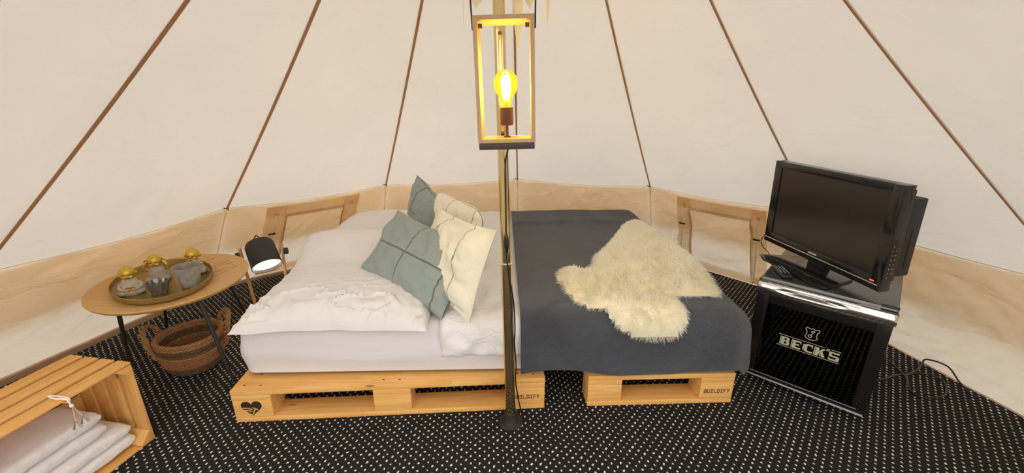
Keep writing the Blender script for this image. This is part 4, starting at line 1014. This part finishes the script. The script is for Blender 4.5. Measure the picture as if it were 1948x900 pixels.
MB().lathe([(0, 0.002), (0.093, 0.002), (0.093, 0.010), (0, 0.012)], 40).build('base', M['dark_straw'], bk)
def handle(a):
    mb = MB(); c, s = math.cos(a), math.sin(a)
    core = catmull([(0.135, -0.055, 0.075), (0.150, -0.058, 0.12), (0.160, -0.055, 0.165), (0.176, -0.036, 0.205), (0.184, 0.0, 0.222), (0.176, 0.036, 0.205), (0.160, 0.055, 0.165), (0.150, 0.058, 0.12), (0.135, 0.055, 0.075)], 12)
    for ph in (0, PI):
        pts = []
        for i, p in enumerate(core):
            q = i * 0.42 + ph; o = Vector((math.cos(q), math.sin(q) * 0.7, math.sin(q) * 0.7)) * 0.0065
            v = p + o; v.x -= 0.022; pts.append((v.x * c - v.y * s, v.x * s + v.y * c, v.z))
        mb.tube(pts, 0.0078, 6)
    mb.build('handle', M['straw'], bk)
handle(math.radians(195) - 0.5); handle(math.radians(48) - 0.5)

# ---------------------------------------------------------------- spot lamp behind the bed corner
lp = thing('spot_lamp', 'black can spot lamp held in a pale wooden fork behind the bed corner', 'lamp', (-1.405, 2.205, 0.001), 0.35)
HZ = 0.362; hd_t = Matrix.Translation((0, 0, HZ)) @ Matrix.Rotation(math.radians(-42), 4, 'X') @ Matrix.Rotation(math.radians(-16), 4, 'Y')
shd = MB().lathe([(0.074, -0.085), (0.0775, -0.085), (0.0745, 0.050), (0.066, 0.068), (0.0, 0.072)], 40, hd_t, caps=False)
shd.lathe([(0.074, -0.085), (0.071, 0.040), (0.0, 0.045)], 40, hd_t, caps=False)
sh_o = shd.build('shade', M['matt_black'], lp)
MB().lathe([(0, -0.066), (0.0735, -0.066), (0.0735, -0.062), (0, -0.062)], 40, hd_t).build('diffuser', M['lamp_face'], sh_o)
MB().tube(catmull([hd_t @ Vector(q) for q in ((-0.022, 0, 0.068), (-0.010, 0, 0.105), (0, 0, 0.118), (0.010, 0, 0.105), (0.022, 0, 0.068))], 5), 0.0035, 6).build('carry_loop', M['matt_black'], sh_o)
for s in (-1, 1):
    MB().box((0, 0, 0), (0.012, 0.024, 0.42)).build('fork_leg', M['lamp_wood'], lp, (s * 0.094, 0, 0.195), (0, s * 0.05, 0), bevel=0.003)
    MB().lathe([(0, 0), (0.017, 0), (0.019, 0.004), (0.019, 0.018), (0.016, 0.022), (0, 0.022)], 20, Matrix.Translation((s * 0.108, 0, HZ)) @ Matrix.Rotation(s * PI / 2, 4, 'Y')).build('clamp_knob', M['matt_black'], lp)
MB().box((0, 0, 0.012), (0.20, 0.16, 0.024)).build('foot_board', M['lamp_wood'], lp, bevel=0.004)
ll = bpy.data.lights.new('spot_lamp_glow', 'SPOT'); ll.energy = 5.0; ll.color = (1.0, 0.80, 0.52); ll.spot_size = math.radians(130); ll.spot_blend = 0.6; ll.shadow_soft_size = 0.05
llo = bpy.data.objects.new('spot_lamp_glow', ll); col.objects.link(llo); llo.parent = lp; llo.matrix_local = hd_t @ Matrix.Translation((0, 0, -0.075))

# ---------------------------------------------------------------- crate with towels
cd = Vector((-0.06, -0.34)).normalized()
crz = math.atan2(cd.y, cd.x)              # local x runs along the long side towards the doorway
crate = thing('wooden_crate', 'slatted wooden crate lying on its side with towels inside', 'crate', (-1.312, 1.235, 0), crz)
# local: x = long axis (0 at far end), y = towards the back of the crate (0 at the opening), z up. local +y must point to world -x side
sgn = 1 if (Vector((-math.sin(crz), math.cos(crz))).x < 0) else -1
CL, CDp, CH = 0.50, 0.272, 0.328
def cboard(name, c, d): 
    return MB().box((0, 0, 0), d).build(name, M['crate_wood'], crate, (c[0], sgn * c[1], c[2]), bevel=0.002)
sw = 0.0535
for z in (CH - 0.0035, 0.0035):
    for i in range(4): cboard('slat', (CL / 2, 0.0345 + i * 0.0678, z), (CL, sw, 0.007))
for i in range(4): cboard('slat', (CL / 2, CDp - 0.0045 + 0.009, 0.045 + i * 0.0795), (CL, 0.009, 0.071))
_ez = MB().box((0, 0, 0), (CH - 0.02, 0.0545, 0.012)).mesh('end_slat', M['crate_wood'], bevel=0.002)
for x in (0.0075, CL - 0.0075):
    for i in range(4): link('end_slat', _ez, crate, (x, sgn * (0.0345 + i * 0.0678), CH / 2), (0, PI / 2, 0))
for x, sx in ((0.0145, 1), (CL - 0.0145, -1)):
    for z, sz in ((CH - 0.010, -1), (0.010, 1)):
        MB().prism([(0, 0), (sx * 0.038, 0), (0, sz * 0.038)] if sx * sz > 0 else [(0, 0), (0, sz * 0.038), (sx * 0.038, 0)], 0.004, CDp - 0.002, Matrix.Translation((x, 0, z)) @ Matrix(((1, 0, 0, 0), (0, 0, sgn, 0), (0, 1, 0, 0), (0, 0, 0, 1)))).build('corner_post', M['crate_wood'], crate, bevel=0.001)
# folded towels: each a doubled slab with rounded fold edges towards the opening
cM = Matrix.Translation((-1.312, 1.235, 0)) @ Matrix.Rotation(crz, 4, 'Z')
def towel(label, x0, x1, y0, y1, z0, lay, seed):
    mb = MB()
    for q in range(2):
        zb = z0 + q * lay; yy0 = y0 + q * 0.006; hx, hy = (x1 - x0) / 2, (y1 - yy0) / 2; cx_, cy_ = (x0 + x1) / 2, (y0 + 0 * q + y1 + q * 0.006) / 2
        def f(u, v):
            ph = 2 * PI * v; e = 0.34
            cu = 2 * u - 1
            end = (max(0, 1 - abs(cu) ** 8)) ** 0.5
            cs_, sn_ = math.cos(ph), math.sin(ph)
            Y = math.copysign(abs(cs_) ** e, cs_) * hy * (0.90 + 0.10 * end); Z = math.copysign(abs(sn_) ** 0.62, sn_) * lay * 0.51 * (0.25 + 0.75 * end)
            X = cu * hx
            sag = 0.006 * nz(X * 5, Y * 5, seed + q); top = max(0, sn_)
            fz = 0.0035 * nz(X * 40, Y * 40, Z * 40 + seed) + 0.0015 * nz(X * 110, Y * 110, Z * 110)
            return Vector((cx_ + X, sgn * (cy_ + Y + fz * cs_), zb + lay / 2 + Z + sag * top * 0.7 + fz * sn_ * (1 if sn_ > 0 else 0.3)))
        mb.grid(f, 60, 64)
    mb.v = [tuple(cM @ Vector(v)) for v in mb.v]
    return tag(mb.build('folded_towel', M['towel'], angle=80), label, 'towel')
towel('white folded towel at the bottom of the wooden crate', 0.036, 0.46, 0.030, 0.245, 0.0135, 0.043, 1.0)
towel('white folded towel lying on top of another towel in the crate', 0.090, 0.47, 0.055, 0.255, 0.1015, 0.045, 5.0)
# twine with glass charms on the front slat of the crate
tw = thing('glass_charm', 'twine loop with small glass charms tied round the front slat of the crate', 'charm', (0, 0, 0)); tw.matrix_world = cM
tx = 0.19
lp_ = [(tx, sgn * q, z) for q, z in ((0.070, CH + 0.002), (0.03, CH + 0.0045), (0.0, CH + 0.003), (-0.0015, CH - 0.006), (0.010, CH - 0.013), (0.04, CH - 0.013), (0.066, CH - 0.012), (0.072, CH - 0.004))]
MB().tube(catmull(lp_, 6, True), 0.0028, 6, closed=True).build('twine_loop', M['cream_cord'], tw)
MB().tube(catmull([(tx + 0.004, sgn * 0.068, CH + 0.004), (tx + 0.012, sgn * 0.03, CH + 0.007), (tx + 0.006, sgn * -0.002, CH + 0.004), (tx + 0.003, sgn * -0.006, CH - 0.016)], 6), 0.0026, 6).build('twine_loop', M['cream_cord'], tw)
MB().sphere((tx + 0.002, sgn * -0.006, CH - 0.022), 0.0055, 10, 8).build('knot', M['cream_cord'], tw)
for k, (dx, dy, dz) in enumerate(((-0.010, -0.008, 0.0), (0.012, -0.010, -0.002))):
    MB().tube(catmull([(tx, sgn * -0.006, CH - 0.024), (tx + dx * 0.5, sgn * (-0.006 + dy * .4), CH - 0.048), (tx + dx, sgn * (-0.006 + dy), CH - 0.068 + dz)], 5), 0.0016, 5).build('string', M['twine'], tw)
    MB().lathe([(0.0, 0.0), (0.003, -0.002), (0.0045, -0.010), (0.0095, -0.020), (0.0115, -0.025), (0.0, -0.025)], 10, Matrix.Translation((tx + dx, sgn * (-0.006 + dy), CH - 0.066 + dz))).build('charm_drop', M['crystal'], tw)
